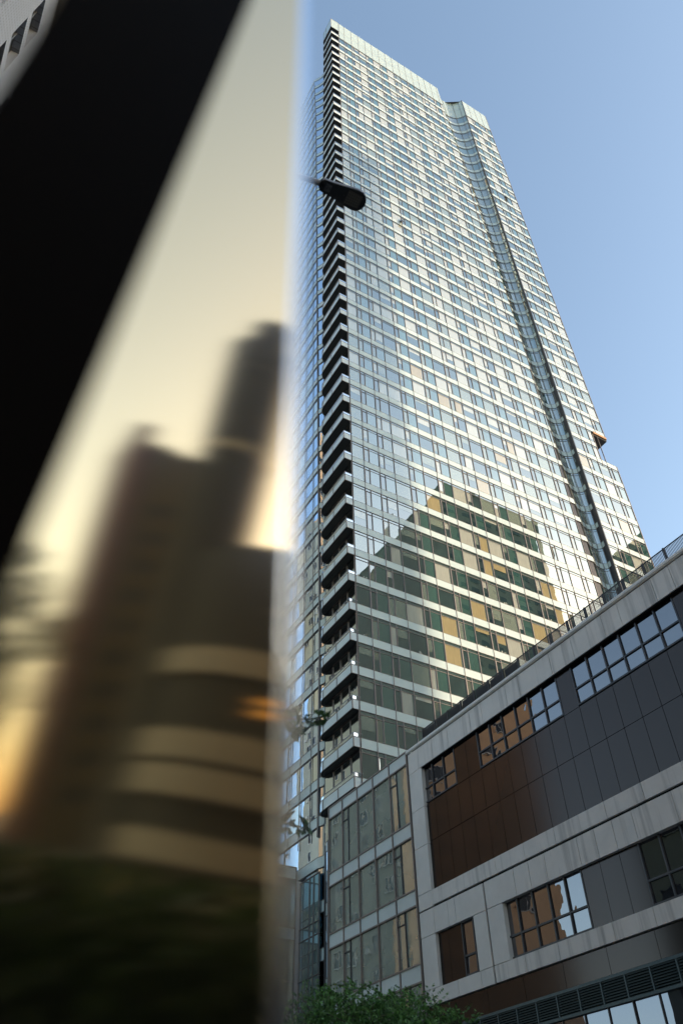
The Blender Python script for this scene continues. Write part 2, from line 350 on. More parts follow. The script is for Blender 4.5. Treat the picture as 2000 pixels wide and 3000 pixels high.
# windows --------------------------------------------------------------------------------
BIGC = {0, 3, 5, 7, 9, 11, 13, 15}
def rq(b, x0, x1, y, z0, z1, mat, ty=0.0): b.poly([(x0, y-ty, z0), (x1, y+ty, z0), (x1, y+ty, z1), (x0, y-ty, z1)], mat)
def bar(b, x0, x1, y0, y1, z0, z1, mat=None): b.box((x0, y0, z0), (x1, y1, z1), mat or M['mullion'])
def big(b, x0, x1, y, z0, z1, rnd, frac=None):
    """one wide window with header, blind and frame"""
    h = z1-z0; hd = z1-.14*h; t = rnd.uniform(-.004, .004)
    rq(b, x0, x1, y, hd, z1, M['w_head'], t)
    bar(b, x0, x1, y-.04, y+.02, hd-.025, hd+.025)
    k = rnd.random(); hi = min(1, max(0, (z0-40)/60)); mt = M['w_cream'] if rnd.random() < .22+.45*hi else (M['w_sunlit'] if rnd.random() < .6*(1-hi) and z0 > 36 and x0 > 36 else M['w_grey'])
    if k < .26 and rnd.random() < .5*hi: k = .8
    if k < .26: rq(b, x0, x1, y, z0, hd, M['w_dark'], t); lvl = hd
    elif k < .55:
        lvl = z0+(hd-z0)*rnd.uniform(.25, .85)
        rq(b, x0, x1, y, z0, lvl, M['w_dark'], t); rq(b, x0+.12, x1-.12, y, lvl, hd, mt, t)
        rq(b, x0, x0+.12, y, lvl, hd, M['w_dark'], 0); rq(b, x1-.12, x1, y, lvl, hd, M['w_olive'], 0)
        if lvl < hd-.3: rq(b, x0+.1, x1-.1, y-.012, lvl-.02, lvl+.03, M['w_dark'])
    else:
        rq(b, x0, x1-.14, y, z0, hd, mt, t); rq(b, x1-.14, x1, y, z0, hd, M['w_grey'], 0)
    if rnd.random() < .25 and k < .55:      # things on the sill
        for _ in range(rnd.randint(1, 3)):
            xx = rnd.uniform(x0+.15, x1-.3); bar(b, xx, xx+rnd.uniform(.08, .2), y-.006, y+.01, z0+.02, z0+rnd.uniform(.1, .3), M['w_cream'])
def plain(b, x0, x1, y, z0, z1, rnd):
    h = z1-z0; hd = z1-.14*h; t = rnd.uniform(-.004, .004)
    rq(b, x0, x1, y, hd, z1, M['w_head'], t); rq(b, x0, x1, y, z0, hd, M['w_green'], t); bar(b, x0, x1, y-.03, y+.02, hd-.02, hd+.02)
def narrow(b, x0, x1, y, z0, z1, rnd, openable=True):
    h = z1-z0; hd = z1-.16*h; t = rnd.uniform(-.006, .006)
    rq(b, x0, x1, y, hd, z1, M['w_head'], 0)
    f = .07
    bar(b, x0, x1, y-.05, y+.03, hd-.03, hd+.03); bar(b, x0, x0+.05, y-.05, y+.02, z0, hd); bar(b, x1-.06, x1, y-.05, y+.02, z0, hd)
    mt = rnd.choice([M['w_cream'], M['w_grey'], M['w_dark'], M['w_olive']])
    lv = z0+(hd-z0)*rnd.choice([0, 0, .3, .6])
    if lv > z0: rq(b, x0+.05, x1-.06, y, z0, lv, M['w_dark'], t)
    rq(b, x0+.05, x1-.06, y, lv, hd, mt, t)
def cell(b, ci, x0, x1, y, z0, z1, rnd, fi):
    wd = x1-x0
    if wd < .5: plain(b, x0, x1, y, z0, z1, rnd); return
    style = interp(ci, [(0, 0)])
    if ci in BIGC: big(b, x0, x1, y, z0, z1, rnd)
    elif ci in (2, 8, 12) and fi % 7 != 3:
        s = x0+.34*wd; narrow(b, x0, s, y, z0, z1, rnd); big(b, s, x1, y, z0, z1, rnd); bar(b, s-.03, s+.03, y-.08, y+.02, z0, z1)
    else:
        s = x0+.34*wd; narrow(b, x0, s, y, z0, z1, rnd); plain(b, s, x1, y, z0, z1, rnd); bar(b, s-.03, s+.03, y-.08, y+.02, z0, z1)
cells = []
for i in range(1, NF-2):
    z0 = fl[i]+sph(i); z1 = fl[i+1]
    xe = xm((z0+z1)/2)
    for c in range(len(MC)-1):
        x0, x1 = MC[c], min(MC[c+1], xe)
        if x0 >= xe-.004: break
        if xe-x1 < .010: x1 = xe
        cells.append((c, x0*E+.05, x1*E-.05, E, Z(z0)+.03, Z(z1)-.03, i))
    for c in range(4):
        x0, x1 = WC[c], WC[c+1]
        if c == 3 and 1.70 < z0 < 1.84: continue
        if c == 2 and 1.70 < z0 < 1.84: x1 = 1.497
        if c == 3 and z0 < 1.7: x1 = 1.56
        cells.append(([13, 14, 15, 16][(c+(i//9)) % 4], x0*E+.05, x1*E-.05, YW*E, Z(z0)+.03, Z(z1)-.03, i))
def parline(px): return 2152.8+(px-1260.6)*(-.7340)-45
sc_ = []
for n_, ce in enumerate(cells):
    P = [proj((ce[a], ce[3], ce[c])) for a, c in ((1, 4), (2, 4), (2, 5), (1, 5))]
    ar = abs(sum(P[k][0]*P[(k+1) % 4][1]-P[(k+1) % 4][0]*P[k][1] for k in range(4)))/2
    cx = sum(p[0] for p in P)/4; cy = sum(p[1] for p in P)/4
    vis = cy < parline(cx) if cx > 1190 else cy < 2290-(cx-1059)*.75
    sc_.append((-(ar if vis else ar*.001), n_))
sc_.sort(); chosen = {n_ for _, n_ in sc_[:99]}
rest = MB()
for n_, ce in enumerate(cells):
    rnd = random.Random(n_*7+1)
    if n_ in chosen:
        bb = MB(); cell(bb, ce[0], *ce[1:6], rnd, ce[6]); bb.build('window', tower)
    else: cell(rest, ce[0], *ce[1:6], rnd, ce[6])
# panes of the curved notch and of the left wing
for i in range(1, NF-2):
    z0 = fl[i]+sph(i); z1 = fl[i+1]
    A = [(x*E, y*E) for x, y in notch(z0)]; Bt = [(x*E, y*E) for x, y in notch(z1)]
    rnd = random.Random(i*31)
    mts = [rnd.choice([M['w_curve'], M['w_grey'], M['w_curve'], M['w_green'], M['w_olive']]) for _ in range(6)]
    zh = z1-(z1-z0)*.14; Ah = [(a[0]+(c[0]-a[0])*.86, a[1]+(c[1]-a[1])*.86) for a, c in zip(A, Bt)]
    for k in range(len(A)-1):
        mt = mts[sum(k >= q for q in (5, 11, 17))]
        rest.poly([(*A[k], Z(z0)), (*A[k+1], Z(z0)), (*Ah[k+1], Z(zh)), (*Ah[k], Z(zh))], mt, True)
        rest.poly([(*Ah[k], Z(zh)), (*Ah[k+1], Z(zh)), (*Bt[k+1], Z(z1)), (*Bt[k], Z(z1))], M['w_head'], True)
        for P, zz in ((Ah, zh),):
            (x0, y0), (x1, y1) = P[k], P[k+1]
            rest.hexa([(x0, y0-.05, Z(zz)-.02), (x1, y1-.05, Z(zz)-.02), (x1, y1+.02, Z(zz)-.02), (x0, y0+.02, Z(zz)-.02)], [(x0, y0-.05, Z(zz)+.02), (x1, y1-.05, Z(zz)+.02), (x1, y1+.02, Z(zz)+.02), (x0, y0+.02, Z(zz)+.02)], M['mullion'])
    if z0 < 4.25:
        A = [(x*E, y*E) for x, y in lstrip(z0)]; Bt = [(x*E, y*E) for x, y in lstrip(z1)]
        strip(rest, A, Bt, z0, z1, M['w_blue'], True)
        sx, sy = seam(z0); sx2, sy2 = seam(z1)
        ys = [0]+LW
        for k in range(len(ys)-1):
            t = rnd.uniform(-.012, .012)
            mt = rnd.choice([M['w_blue']]*4+[M['w_curve']])
            rest.poly([(sx*E-t, (sy+ys[k])*E, Z(z0)), (sx*E+t, (sy+ys[k+1])*E, Z(z0)), (sx2*E+t, (sy2+ys[k+1])*E, Z(z1)), (sx2*E-t, (sy2+ys[k])*E, Z(z1))], mt)
            if k == 3:
                ym = (sy+ys[k]+.014)*E; rest.box((sx*E-.07, ym-.03, Z(z0)), (sx*E+.03, ym+.03, Z(z1)), M['mullion']); rest.box((sx*E-.07, (sy+ys[k])*E, Z(z1)-.5), (sx*E+.03, ym, Z(z1)-.44), M['mullion'])
rest.build('window', tower, kind='stuff')
# recess glazing behind the balconies
b = MB()
for i in range(6, NF-1):
    z0 = fl[i]+.02; z1 = fl[i+1]-.004; y1 = ybe(z0)-.004
    ys = [1.0, 1.032, 1.062, 1.090, y1]
    for k in range(4):
        t = random.uniform(-.01, .01)
        rx = XR*E-.01
        b.poly([(rx-t, ys[k]*E, Z(z0)), (rx+t, ys[k+1]*E, Z(z0)), (rx+t, ys[k+1]*E, Z(z1)), (rx-t, ys[k]*E, Z(z1))], M['w_dark'] if k != 1 else M['w_olive'])
        b.box((rx-.07, ys[k]*E-.05, Z(z0)), (rx+.02, ys[k]*E+.05, Z(z1)), M['mullion'])
    b.box((rx-.05, ys[1]*E, Z(z0)+2.3), (rx+.02, ys[3]*E, Z(z0)+2.36), M['mullion'])
b.box((XR*E-.10, E-G-.035, Z(-.03)), (MC[0]*E+.03, E+.02, Z(4.615)), M['mullion'])
b.build('recess_glazing', tower)
# balconies
def outline(z, off=0.0):
    x = xb(z)-off/E; ye = ybe(z)+off/E; rx = XR-x; ry = .0245
    P = [(XR, 1.0-off/E*1.0), (x, 1.0-off/E*1.0), (x, 1.05), (x, ye-ry)]
    n = 7
    for k in range(1, n+1):
        t = math.pi/2*k/n; P.append((x+rx*(1-math.cos(t)), ye-ry+ry*math.sin(t)))
    return [(a*E, c*E) for a, c in P]
for i in range(NF):
    if fl[i] < .5 and fl[i] > -.1 and fl[i]+.0684 < .52: continue
    z0 = fl[i]; z1 = z0+sph(i); zr = z1+.40*sph(i) if i < NF-1 else z1
    P = outline(z0); z0m, z1m = Z(z0), Z(z1)
    inner = [(XR*E, 1.12*E)]
    # slab
    b = MB(); n = len(P)
    slab_t = z0m+.30
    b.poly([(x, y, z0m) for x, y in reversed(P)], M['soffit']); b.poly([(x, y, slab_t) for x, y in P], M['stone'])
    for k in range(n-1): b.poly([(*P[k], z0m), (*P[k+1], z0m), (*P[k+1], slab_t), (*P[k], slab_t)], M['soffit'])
    # shallow soffit rib following the edge
    Q = [(x+(XR*E-x)*.22, y+(E*1.05-y)*.05) for x, y in P]
    for k in range(1, n-1):
        (x0, y0), (x1, y1) = Q[k], Q[k+1]
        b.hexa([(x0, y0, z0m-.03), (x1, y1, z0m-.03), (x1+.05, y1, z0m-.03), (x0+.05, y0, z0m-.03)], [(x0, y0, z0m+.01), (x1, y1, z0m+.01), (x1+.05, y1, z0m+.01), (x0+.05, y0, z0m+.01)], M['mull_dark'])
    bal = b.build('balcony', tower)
    # fascia panels
    F = outline(z0, .05); b = MB()
    top = i == NF-1
    zt = z1m if not top else Z(4.6304)
    for k in range(n-1):
        mt = M['fascia'] if k < 5 else M['rail']
        (x0, y0), (x1, y1) = F[k], F[k+1]
        b.poly([(x0, y0, z0m-.02), (x1, y1, z0m-.02), (x1, y1, zt), (x0, y0, zt)], mt if not top else M['crown'], k > 3)
        b.poly([(P[k][0], P[k][1], z0m-.02), (P[k+1][0], P[k+1][1], z0m-.02), (x1, y1, z0m-.02), (x0, y0, z0m-.02)], M['mullion'])
        for zz in (z0m-.01, zt-.01):
            b.tube([(x0, y0, zz), (x1, y1, zz)], .035, M['mullion'], 4, False)
    for k in (1, 2, 3):
        (x0, y0) = F[k]; b.box((x0-.04, y0-.04, z0m-.02), (x0+.04, y0+.04, zt), M['mullion'])
    b.build('fascia_panel', bal)
    if top: continue
    b = MB(); Zr = Z(zr)
    for k in range(n-1):
        (x0, y0), (x1, y1) = F[k], F[k+1]; x0 += .04; x1 += .04
        b.poly([(x0, y0, z1m), (x1, y1, z1m), (x1, y1, Zr), (x0, y0, Zr)], M['rail'], k > 3)
    b.tube([(x+.04, y, Zr) for x, y in F], .035, M['steel'], 6)
    b.box((F[1][0]+.0, F[1][1]-.02, z1m), (F[1][0]+.06, F[1][1]+.04, Zr), M['steel'])
    b.build('railing', bal)
# overhang soffit on the right wing
b = MB(); b.box((1.497*E, YW*E-.05, Z(1.839)), (1.5575*E, YW*E+8, Z(1.850)), M['soffit'])
lit_strip = pmat('sunlit_strip', (.45, .24, .10), .5)  # sunlight on the overhang edge, put in as an orange strip
b.box((1.500*E, YW*E-.25, Z(1.8445)), (1.5555*E, YW*E-.06, Z(1.8535)), lit_strip); b.build('overhang', tower)
# two tilted-open vents
for (px, py, yy) in ((1175, 652, E), (1484, 580, YW*E)):
    d = ray(px, py); t = yy/d.y; P = d*t+Vector((0, 0, EYE)); b = MB()
    b.hexa([(P.x-.3, yy-.6, P.z-.8), (P.x+.3, yy-.6, P.z-.8), (P.x+.3, yy-.56, P.z-.8), (P.x-.3, yy-.56, P.z-.8)], [(P.x-.3, yy-.16, P.z+.8), (P.x+.3, yy-.16, P.z+.8), (P.x+.3, yy-.12, P.z+.8), (P.x-.3, yy-.12, P.z+.8)], M['mull_dark']); b.build('open_vent', tower)
# rounded bay under the balcony stack
bay = MB(); base_top = Z(.4825)
prof = [(XR, 1.0), (.6065, 1.0), (.6065, 1.085)]+[(.6065+.014*(1-math.cos(t)), 1.085+.02*math.sin(t)) for t in [math.pi/2*k/6 for k in range(1, 7)]]
prof = [(x*E, y*E) for x, y in prof]
lv = [(-.033, .25, 0), (.25, .2745, 1), (.2745, .356, 0), (.356, .3745, 1), (.3745, .4495, 0), (.4495, .4645, 1)]
for a, c, s in lv:
    for k in range(len(prof)-1):
        bay.poly([(*prof[k], Z(a)), (*prof[k+1], Z(a)), (*prof[k+1], Z(c)), (*prof[k], Z(c))], (M['spandrel'] if s else M['w_blue']) if k < 4 else M['rail'], k > 2)
    bay.tube([(x-.02, y-.02, Z(c)) for x, y in prof], .04, M['mullion'], 4)
for yy in (1.0, 1.03, 1.06, 1.085): bay.box((.6065*E-.06, yy*E-.04, 0), (.6065*E+.02, yy*E+.04, Z(.4645)), M['mullion'])
bay.build('bay', tower)
# dark teal recess at the foot of the left wing
b = MB(); xx = .631*E
for a, c, s in ((-.033, .262, 0), (.262, .296, 1), (.296, .352, 0), (.352, .3705, 1), (.3705, .442, 0)):
    b.poly([(xx, 1.155*E, Z(a)), (xx, 1.225*E, Z(a)), (xx, 1.225*E, Z(c)), (xx, 1.155*E, Z(c))], M['spandrel'] if s == 2 else M['teal'])
    b.box((xx-.06, 1.155*E, Z(c)-.03), (xx+.02, 1.225*E, Z(c)+.03), M['mullion'])
for yy in (1.158, 1.176, 1.19, 1.222): b.box((xx-.07, yy*E-.035, 0), (xx+.02, yy*E+.035, Z(.442)), M['mullion'])
b.build('recess_glazing', tower)

# ------------------------------------------------------------------ low grey wing at the tower's foot
lw = empty('low_annexe', (28, 58.9, 0), label='low grey panelled annexe left of the teal windows at the foot of the tower', cat='building')
YA = 58.9
b = MB(); b.box((14, YA+.05, 0), (.5085*YA, YA+10, .3816*YA+EYE), M['mull_dark']); b.build('wall', lw)
b = MB(); rows = [(0, .2429, 0), (.2429, .2905, 1), (.2905, .3045, 0), (.3045, .366, 0), (.366, .3816, 1)]
rows = [(-.02, .17, 0), (.17, .1858, 1), (.1858, .2425, 0), (.2425, .2425+.0475, 0), (.2900, .3045, 1), (.3045, .3655, 0), (.3655, .3816, 1)]
gl_a = gmat('annexe_panel', (.15, .15, .135), .12, tint=(.8, .85, .85), rough=.05, wav=.004)
xs = [14, 17, 20, 22.2, 24.1, 26.0, 27.95, .5085*YA]
for a, c, s in rows:
    for x0, x1 in zip(xs, xs[1:]):
        b.poly([(x0, YA, a*YA+EYE), (x1, YA, a*YA+EYE), (x1, YA, c*YA+EYE), (x0, YA, c*YA+EYE)], M['fascia'] if s else gl_a)
b.build('cladding', lw)
b = MB()
for a, c, s in rows: b.box((14, YA-.06, c*YA+EYE-.04), (.5085*YA, YA+.02, c*YA+EYE+.04), M['mullion'])
for x in xs: b.box((x-.04, YA-.07, 0), (x+.04, YA+.02, .3816*YA+EYE), M['mullion'])
b.build('mullion_grid', lw)
b = MB(); b.box((.5085*YA+.04, YA-.05, 0), (.5185*YA, YA+.4, .364*YA+EYE), M['stone']); b.build('corner_pier', lw)

# ------------------------------------------------------------------ PODIUM
D = 23.5
def PZ(z): return z*D+EYE
pod = empty('podium_building', (D, 20, 0), label='long grey clad podium building with a dark panelled window band, rain streaked parapet and louvres', cat='building')
Y0, Y1 = -1.0*D, 1.4065*D        # from behind the camera to the far corner
REC = .22
b = MB(); b.box((D+REC+.05, Y0, 0), (D+24, Y1-.02, PZ(.835)), M['mull_dark']); b.build('core', pod)
def px_box(b, y0, y1, z0, z1, mat, x0=D, x1=None, g=.012):
    b.box((x0, y0*D+g, PZ(z0)+g), (x1 if x1 else D+REC+.1, y1*D-g, PZ(z1)-g), mat)
YN = Y0/D
# parapet with slightly rounded coping and irregular joints
b = MB()
y = 1.4065; seq = [.095, .062, .0815, .041, .0815, .0405]; k = 0; joints = [y]
while y > YN: y -= seq[k % 6]; k += 1; joints.append(max(y, YN))
for a, c in zip(joints, joints[1:]): px_box(b, c, a, .7869, .8365, M['streak'])
b.build('parapet', pod)
b = MB(); y = 1.4085
prof = [(D-.03, .8370), (D-.10, .8400), (D-.10, .8440), (D-.04, .8475), (D+.30, .8490), (D+.5, .848), (D+.5, .836)]
while y > YN:
    y2 = y-.163
    for (xa, za), (xc, zc) in zip(prof, prof[1:]): b.poly([(xa, y2*D+.008, PZ(za)), (xa, y*D-.008, PZ(za)), (xc, y*D-.008, PZ(zc)), (xc, y2*D+.008, PZ(zc))][::-1], M['stone'], True)
    y = y2
b.build('coping', pod)
# recessed dark band: panels and windows
U = .041
wins = []; yy = 1.3535
DK = D+REC
def KZ(z): return z*DK+EYE
def wrow(y_hi, n, step, z0, z1, zt, par, name='window', first=None):
    """strip of n panes going toward the camera from y_hi"""
    b = MB(); x = D+REC
    ys = [y_hi-step*k for k in range(n+1)]
    for a, c in zip(ys, ys[1:]):
        for za, zb_ in ((z0, zt), (zt, z1)):
            t = random.uniform(-.004, .004); s = random.uniform(-.004, .004)
            b.poly([(x-t, c*DK, KZ(za)), (x+t, a*DK, KZ(za)), (x+t+s, a*DK, KZ(zb_)), (x-t+s, c*DK, KZ(zb_))][::-1], M['p_glass'])
    f = b.build(name, par); b = MB()
    for q in ys: b.box((x-.07, q*DK-.035, KZ(z0)), (x+.05, q*DK+.035, KZ(z1)), M['mull_dark'])
    for zz in (z0+.002, zt, z1-.002): b.box((x-.06, ys[-1]*DK, KZ(zz)-.035), (x+.05, ys[0]*DK, KZ(zz)+.035), M['mull_dark'])
    b.build('frame', f); return ys[-1]
x_ = D+REC-.05
b = MB()
def dp(y0, y1, z0, z1): b.box((x_, y0*DK+.012, KZ(z0)+.012), (x_+.1, y1*DK-.012, KZ(z1)-.012), M['dpanel'])
y = 1.3555; k = 0
while y > YN:
    dp(y-U, y, .518, .6165); dp(y-U, y, .6165, .6965); y -= U
y = 1.3555
plan = [('w', 3), ('p', 2), ('w', 6), ('p', 1)]+[('w', 6), ('p', 1)]*8
wl_ = []
for t, n in plan:
    if t == 'p':
        for q in range(n): dp(y-U, y, .6965, .7869); y -= U
    else: wl_.append((y, n)); y -= U*n
    if y < YN+.3: break
b.build('dark_cladding', pod)
for yh, n in wl_: wrow(yh, n, U, .6985, .7845, .7315, pod)
# black shadow gap under the parapet
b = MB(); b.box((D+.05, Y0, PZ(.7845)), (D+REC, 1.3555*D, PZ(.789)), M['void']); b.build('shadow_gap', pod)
# jamb pier left of the band + pale band under it
b = MB()
for z0, z1 in ((.4937, .5245), (.5245, .6175), (.6175, .698), (.698, .7869)): px_box(b, 1.3570, 1.4065, z0, z1, M['stone'])
y = 1.357; seq = [.082, .123, .082]; k = 0
while y > YN: y2 = y-seq[k % 3]; k += 1; px_box(b, y2, y, .4955, .5245, M['streak']); y = y2
b.build('cladding', pod)
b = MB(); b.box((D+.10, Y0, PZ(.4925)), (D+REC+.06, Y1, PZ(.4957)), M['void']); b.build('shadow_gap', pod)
# lower pale storey with openings
b = MB(); S = M['stone']; T = M['streak']
for y0, y1, z0, z1, mt in ((1.3570, 1.4065, .4445, .4917, S), (1.31, 1.357, .4445, .4917, S), (1.2865, 1.31, .4445, .4917, S), (1.1965, 1.2865, .4445, .4917, S),
        (1.3570, 1.4065, .353, .4445, S), (1.1965, 1.2350, .353, .4445, S), (1.3, 1.4065, .3262, .353, S), (1.232, 1.3, .3262, .353, S), (1.1965, 1.232, .3262, .353, S),
        (1.148, 1.1925, .353, .4445, S), (1.107, 1.1925, .4445, .4917, S)):
    px_box(b, y0, y1, z0, z1, mt)
y = 1.107; seq = [.041, .043, .082, .041]; k = 0
while y > YN: y2 = y-seq[k % 4]; k += 1; px_box(b, y2, y, .4445, .4917, T); y = y2
y = 1.1925; seq = [.082, .082, .123]; k = 0
while y > YN: y2 = y-seq[k % 3]; k += 1; px_box(b, y2, y, .3262, .353, T); y = y2
b.build('cladding', pod)
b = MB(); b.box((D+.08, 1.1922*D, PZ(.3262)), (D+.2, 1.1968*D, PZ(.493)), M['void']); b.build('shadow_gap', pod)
for grp in (((1.3130, 1.3565), (1.2691, 1.3130)), ((.9006, .944), (.8578, .9006), (.8172, .8578))):
    b = MB()
    for y0, y1 in grp: b.box((x_, y0*DK+.01, KZ(.350)), (x_+.1, y1*DK-.01, KZ(.4445)), M['dpanel'])
    b.build('dark_cladding', pod)
wrow(1.2691, 1, .0343, .351, .4445, .384, pod)
wrow(1.1478, 5, .0408, .351, .4445, .3858, pod)
y = .8172
while y > -.6: y = wrow(y, 6, .041, .351, .4445, .3858, pod)-.123
b = MB(); y = .8172-.246
while y > -.6: b.box((x_, (y-.123)*DK, KZ(.350)), (x_+.1, y*DK, KZ(.4445)), M['dpanel']); y -= .369
b.build('dark_cladding', pod)
# lower dark fascia, louvres, shopfront
b = MB(); y = 1.42
while y > YN: b.box((D+.10, (y-.0975)*D+.01, PZ(.2880)), (D+.3, y*D-.01, PZ(.3245)), M['dpanel']); y -= .0975
b.build('dark_cladding', pod)
b = MB(); b.box((D+.22, Y0, PZ(.2525)), (D+.26, Y1, PZ(.284)), M['void'])
for zz in (.2850, .2515): b.box((D+.04, Y0, PZ(zz)-.05), (D+.24, Y1, PZ(zz)+.05), M['louvre'])
n = 9
for k in range(n):
    zz = PZ(.2545+(.2825-.2545)*k/(n-1)); b.poly([(D+.08, Y0, zz-.03), (D+.08, Y1, zz-.03), (D+.16, Y1, zz+.03), (D+.16, Y0, zz+.03)], M['louvre'])
    b.box((D+.075, Y0, zz-.035), (D+.09, Y1, zz-.015), M['louvre'])
y = 1.40
while y > YN: b.box((D+.05, y*D-.03, PZ(.2515)), (D+.2, y*D+.03, PZ(.285)), M['louvre']); y -= .0492
b.build('louvre', pod)
b = MB(); y = 1.40; sg = gmat('shop_glass', (.03, .03, .035), .13, tint=(.8, .82, .95), wav=.004)
while y > YN: 
    t = random.uniform(-.01, .01)
    b.poly([(D+.15-t, (y-.0495)*D, .3), (D+.15+t, y*D, .3), (D+.15+t, y*D, PZ(.249)), (D+.15-t, (y-.0495)*D, PZ(.249))][::-1], sg)
    b.box((D+.10, y*D-.025, .1), (D+.2, y*D+.025, PZ(.249)), M['mull_dark']); y -= .0495
b.box((D+.05, Y0, .02), (D+.3, Y1, .3), M['mull_dark']); b.build('shopfront', pod)

# glass wing of the podium
gw = empty('glass_annexe', (D, 37, 0), label='glazed annexe with pale spandrel panels joined to the far end of the grey podium', cat='building')
c0 = [1.7835, 1.7126, 1.6374, 1.5624, 1.4875, 1.4110]
b = MB(); b.box((D+.12, 1.4100*D, 0), (D+16, 1.7835*D, PZ(.846)), M['mull_dark']); b.build('core', gw)
sp = [(.8172, .8473), (.6485, .6800), (.5093, .5405), (.3710, .4025), (.232, .264), (.10, .13)]
for z0, z1 in sp:
    b = MB()
    for a, c in zip(c0, c0[1:]): b.box((D, c*D+.02, PZ(z0)), (D+.1, a*D-.02, PZ(z1)), M['fascia'])
    b.build('spandrel_panel', gw)
zz_ = [(.68, .8172), (.5405, .6485), (.4025, .5093), (.264, .371), (.13, .232), (-.06, .10)]
for r_, (z0, z1) in enumerate(zz_):
    for k, (a, c) in enumerate(zip(c0, c0[1:])):
        b = MB(); x = D+.04; nar = k in (1, 4)
        seg = [(a, c)] if not nar else [(a, a-.0273), (a-.0273, c)]
        for q, (s0, s1) in enumerate(seg):
            t = random.uniform(-.010, .010); s = random.uniform(-.004, .004)
            b.poly([(x-t, s1*D, PZ(z0)), (x+t, s0*D, PZ(z0)), (x+t+s, s0*D, PZ(z1)), (x-t+s, s1*D, PZ(z1))][::-1], M['g_glass'])
        w_ = b.build('window', gw)
        b = MB()
        if nar:
            b.box((x-.05, (a-.0273)*D-.025, PZ(z0)), (x+.02, (a-.0273)*D+.025, PZ(z1)), M['mull_dark'])
            zt = z1-(z1-z0)*.22; b.box((x-.05, (a-.0273)*D, PZ(zt)-.025), (x+.02, a*D, PZ(zt)+.025), M['mull_dark'])
            b.build('frame', w_)
b = MB()
for q in c0: b.box((D-.06, q*D-.035, 0), (D+.06, q*D+.035, PZ(.8473)), M['mullion'])
for z0, z1 in sp:
    for q in (z0, z1): b.box((D-.05, c0[-1]*D, PZ(q)-.035), (D+.05, c0[0]*D, PZ(q)+.035), M['mullion'])
b.build('mullion_grid', gw)

# ------------------------------------------------------------------ roof fence on the podium
FX = D+.22; fz0, fz1 = PZ(.8495), .8710*(D+.22)+EYE
fence = empty('roof_fence', (FX, 1.35*D, fz0), label='black vertical bar metal fence along the podium parapet', cat='fence')
M['fence'] = pmat('fence_paint', (.018, .018, .02), .5)
yy = 1.3505; first = True; idx = 0
while yy > -.2:
    b = MB(); b.box((FX-.04, yy*D-.035, fz0-.05), (FX+.04, yy*D+.035, fz1+.03), M['fence']); b.build('post', fence)
    b = MB(); a, c = yy*D-.05, (yy-.0497)*D+.05
    for zz in (fz0+.06, fz1-.01): b.box((FX-.015, c, zz-.02), (FX+.015, a, zz+.02), M['fence'])
    n = 17
    for k in range(n):
        q = a+(c-a)*(k+.5)/n; b.box((FX-.012, q-.011, fz0+.06), (FX+.012, q+.011, fz1-.01), M['fence'])
    if yy > 1.02:   # second mesh layer standing behind at the far end of the roof
        for k in range(n):
            q = a+(c-a)*(k+.1)/n; b.box((FX+.10, q-.02, fz0+.02), (FX+.12, q+.02, fz1-.01), M['fence'])
    b.build('bar_panel', fence); yy -= .0497; idx += 1
    if idx > 60: break
b = MB(); b.box((FX-.02, 1.3505*D, fz0), (FX+4, 1.3505*D+.03, fz1), M['fence']); b.build('end_panel', fence)

# ------------------------------------------------------------------ across the street and behind the camera
def stucco(name, col): return pmat(name, col, .8, nscale=.4, namt=.12, bump=.3, bscale=8)
wd_glass = pmat('plain_window', (.03, .033, .036), .3, .3)
def tile_mat():
    mt, nt, p, out = newmat('pale_brick'); br = N(nt, 'ShaderNodeTexBrick'); tc = N(nt, 'ShaderNodeTexCoord'); mp = N(nt, 'ShaderNodeMapping')
    sx = N(nt, 'ShaderNodeSeparateXYZ'); cb = N(nt, 'ShaderNodeCombineXYZ'); L(nt, tc.outputs['Object'], sx.inputs[0]); L(nt, sx.outputs[1], cb.inputs[0]); L(nt, sx.outputs[2], cb.inputs[1]); L(nt, cb.outputs[0], br.inputs['Vector'])
    br.inputs['Color1'].default_value = (.62, .63, .66, 1); br.inputs['Color2'].default_value = (.55, .56, .59, 1); br.inputs['Mortar'].default_value = (.36, .34, .34, 1)
    br.inputs['Scale'].default_value = 1; br.inputs['Brick Width'].default_value = .30; br.inputs['Row Height'].default_value = .16; br.inputs['Mortar Size'].default_value = .022
    L(nt, br.outputs[0], p.inputs['Base Color']); p.inputs['Roughness'].default_value = .8; return mt
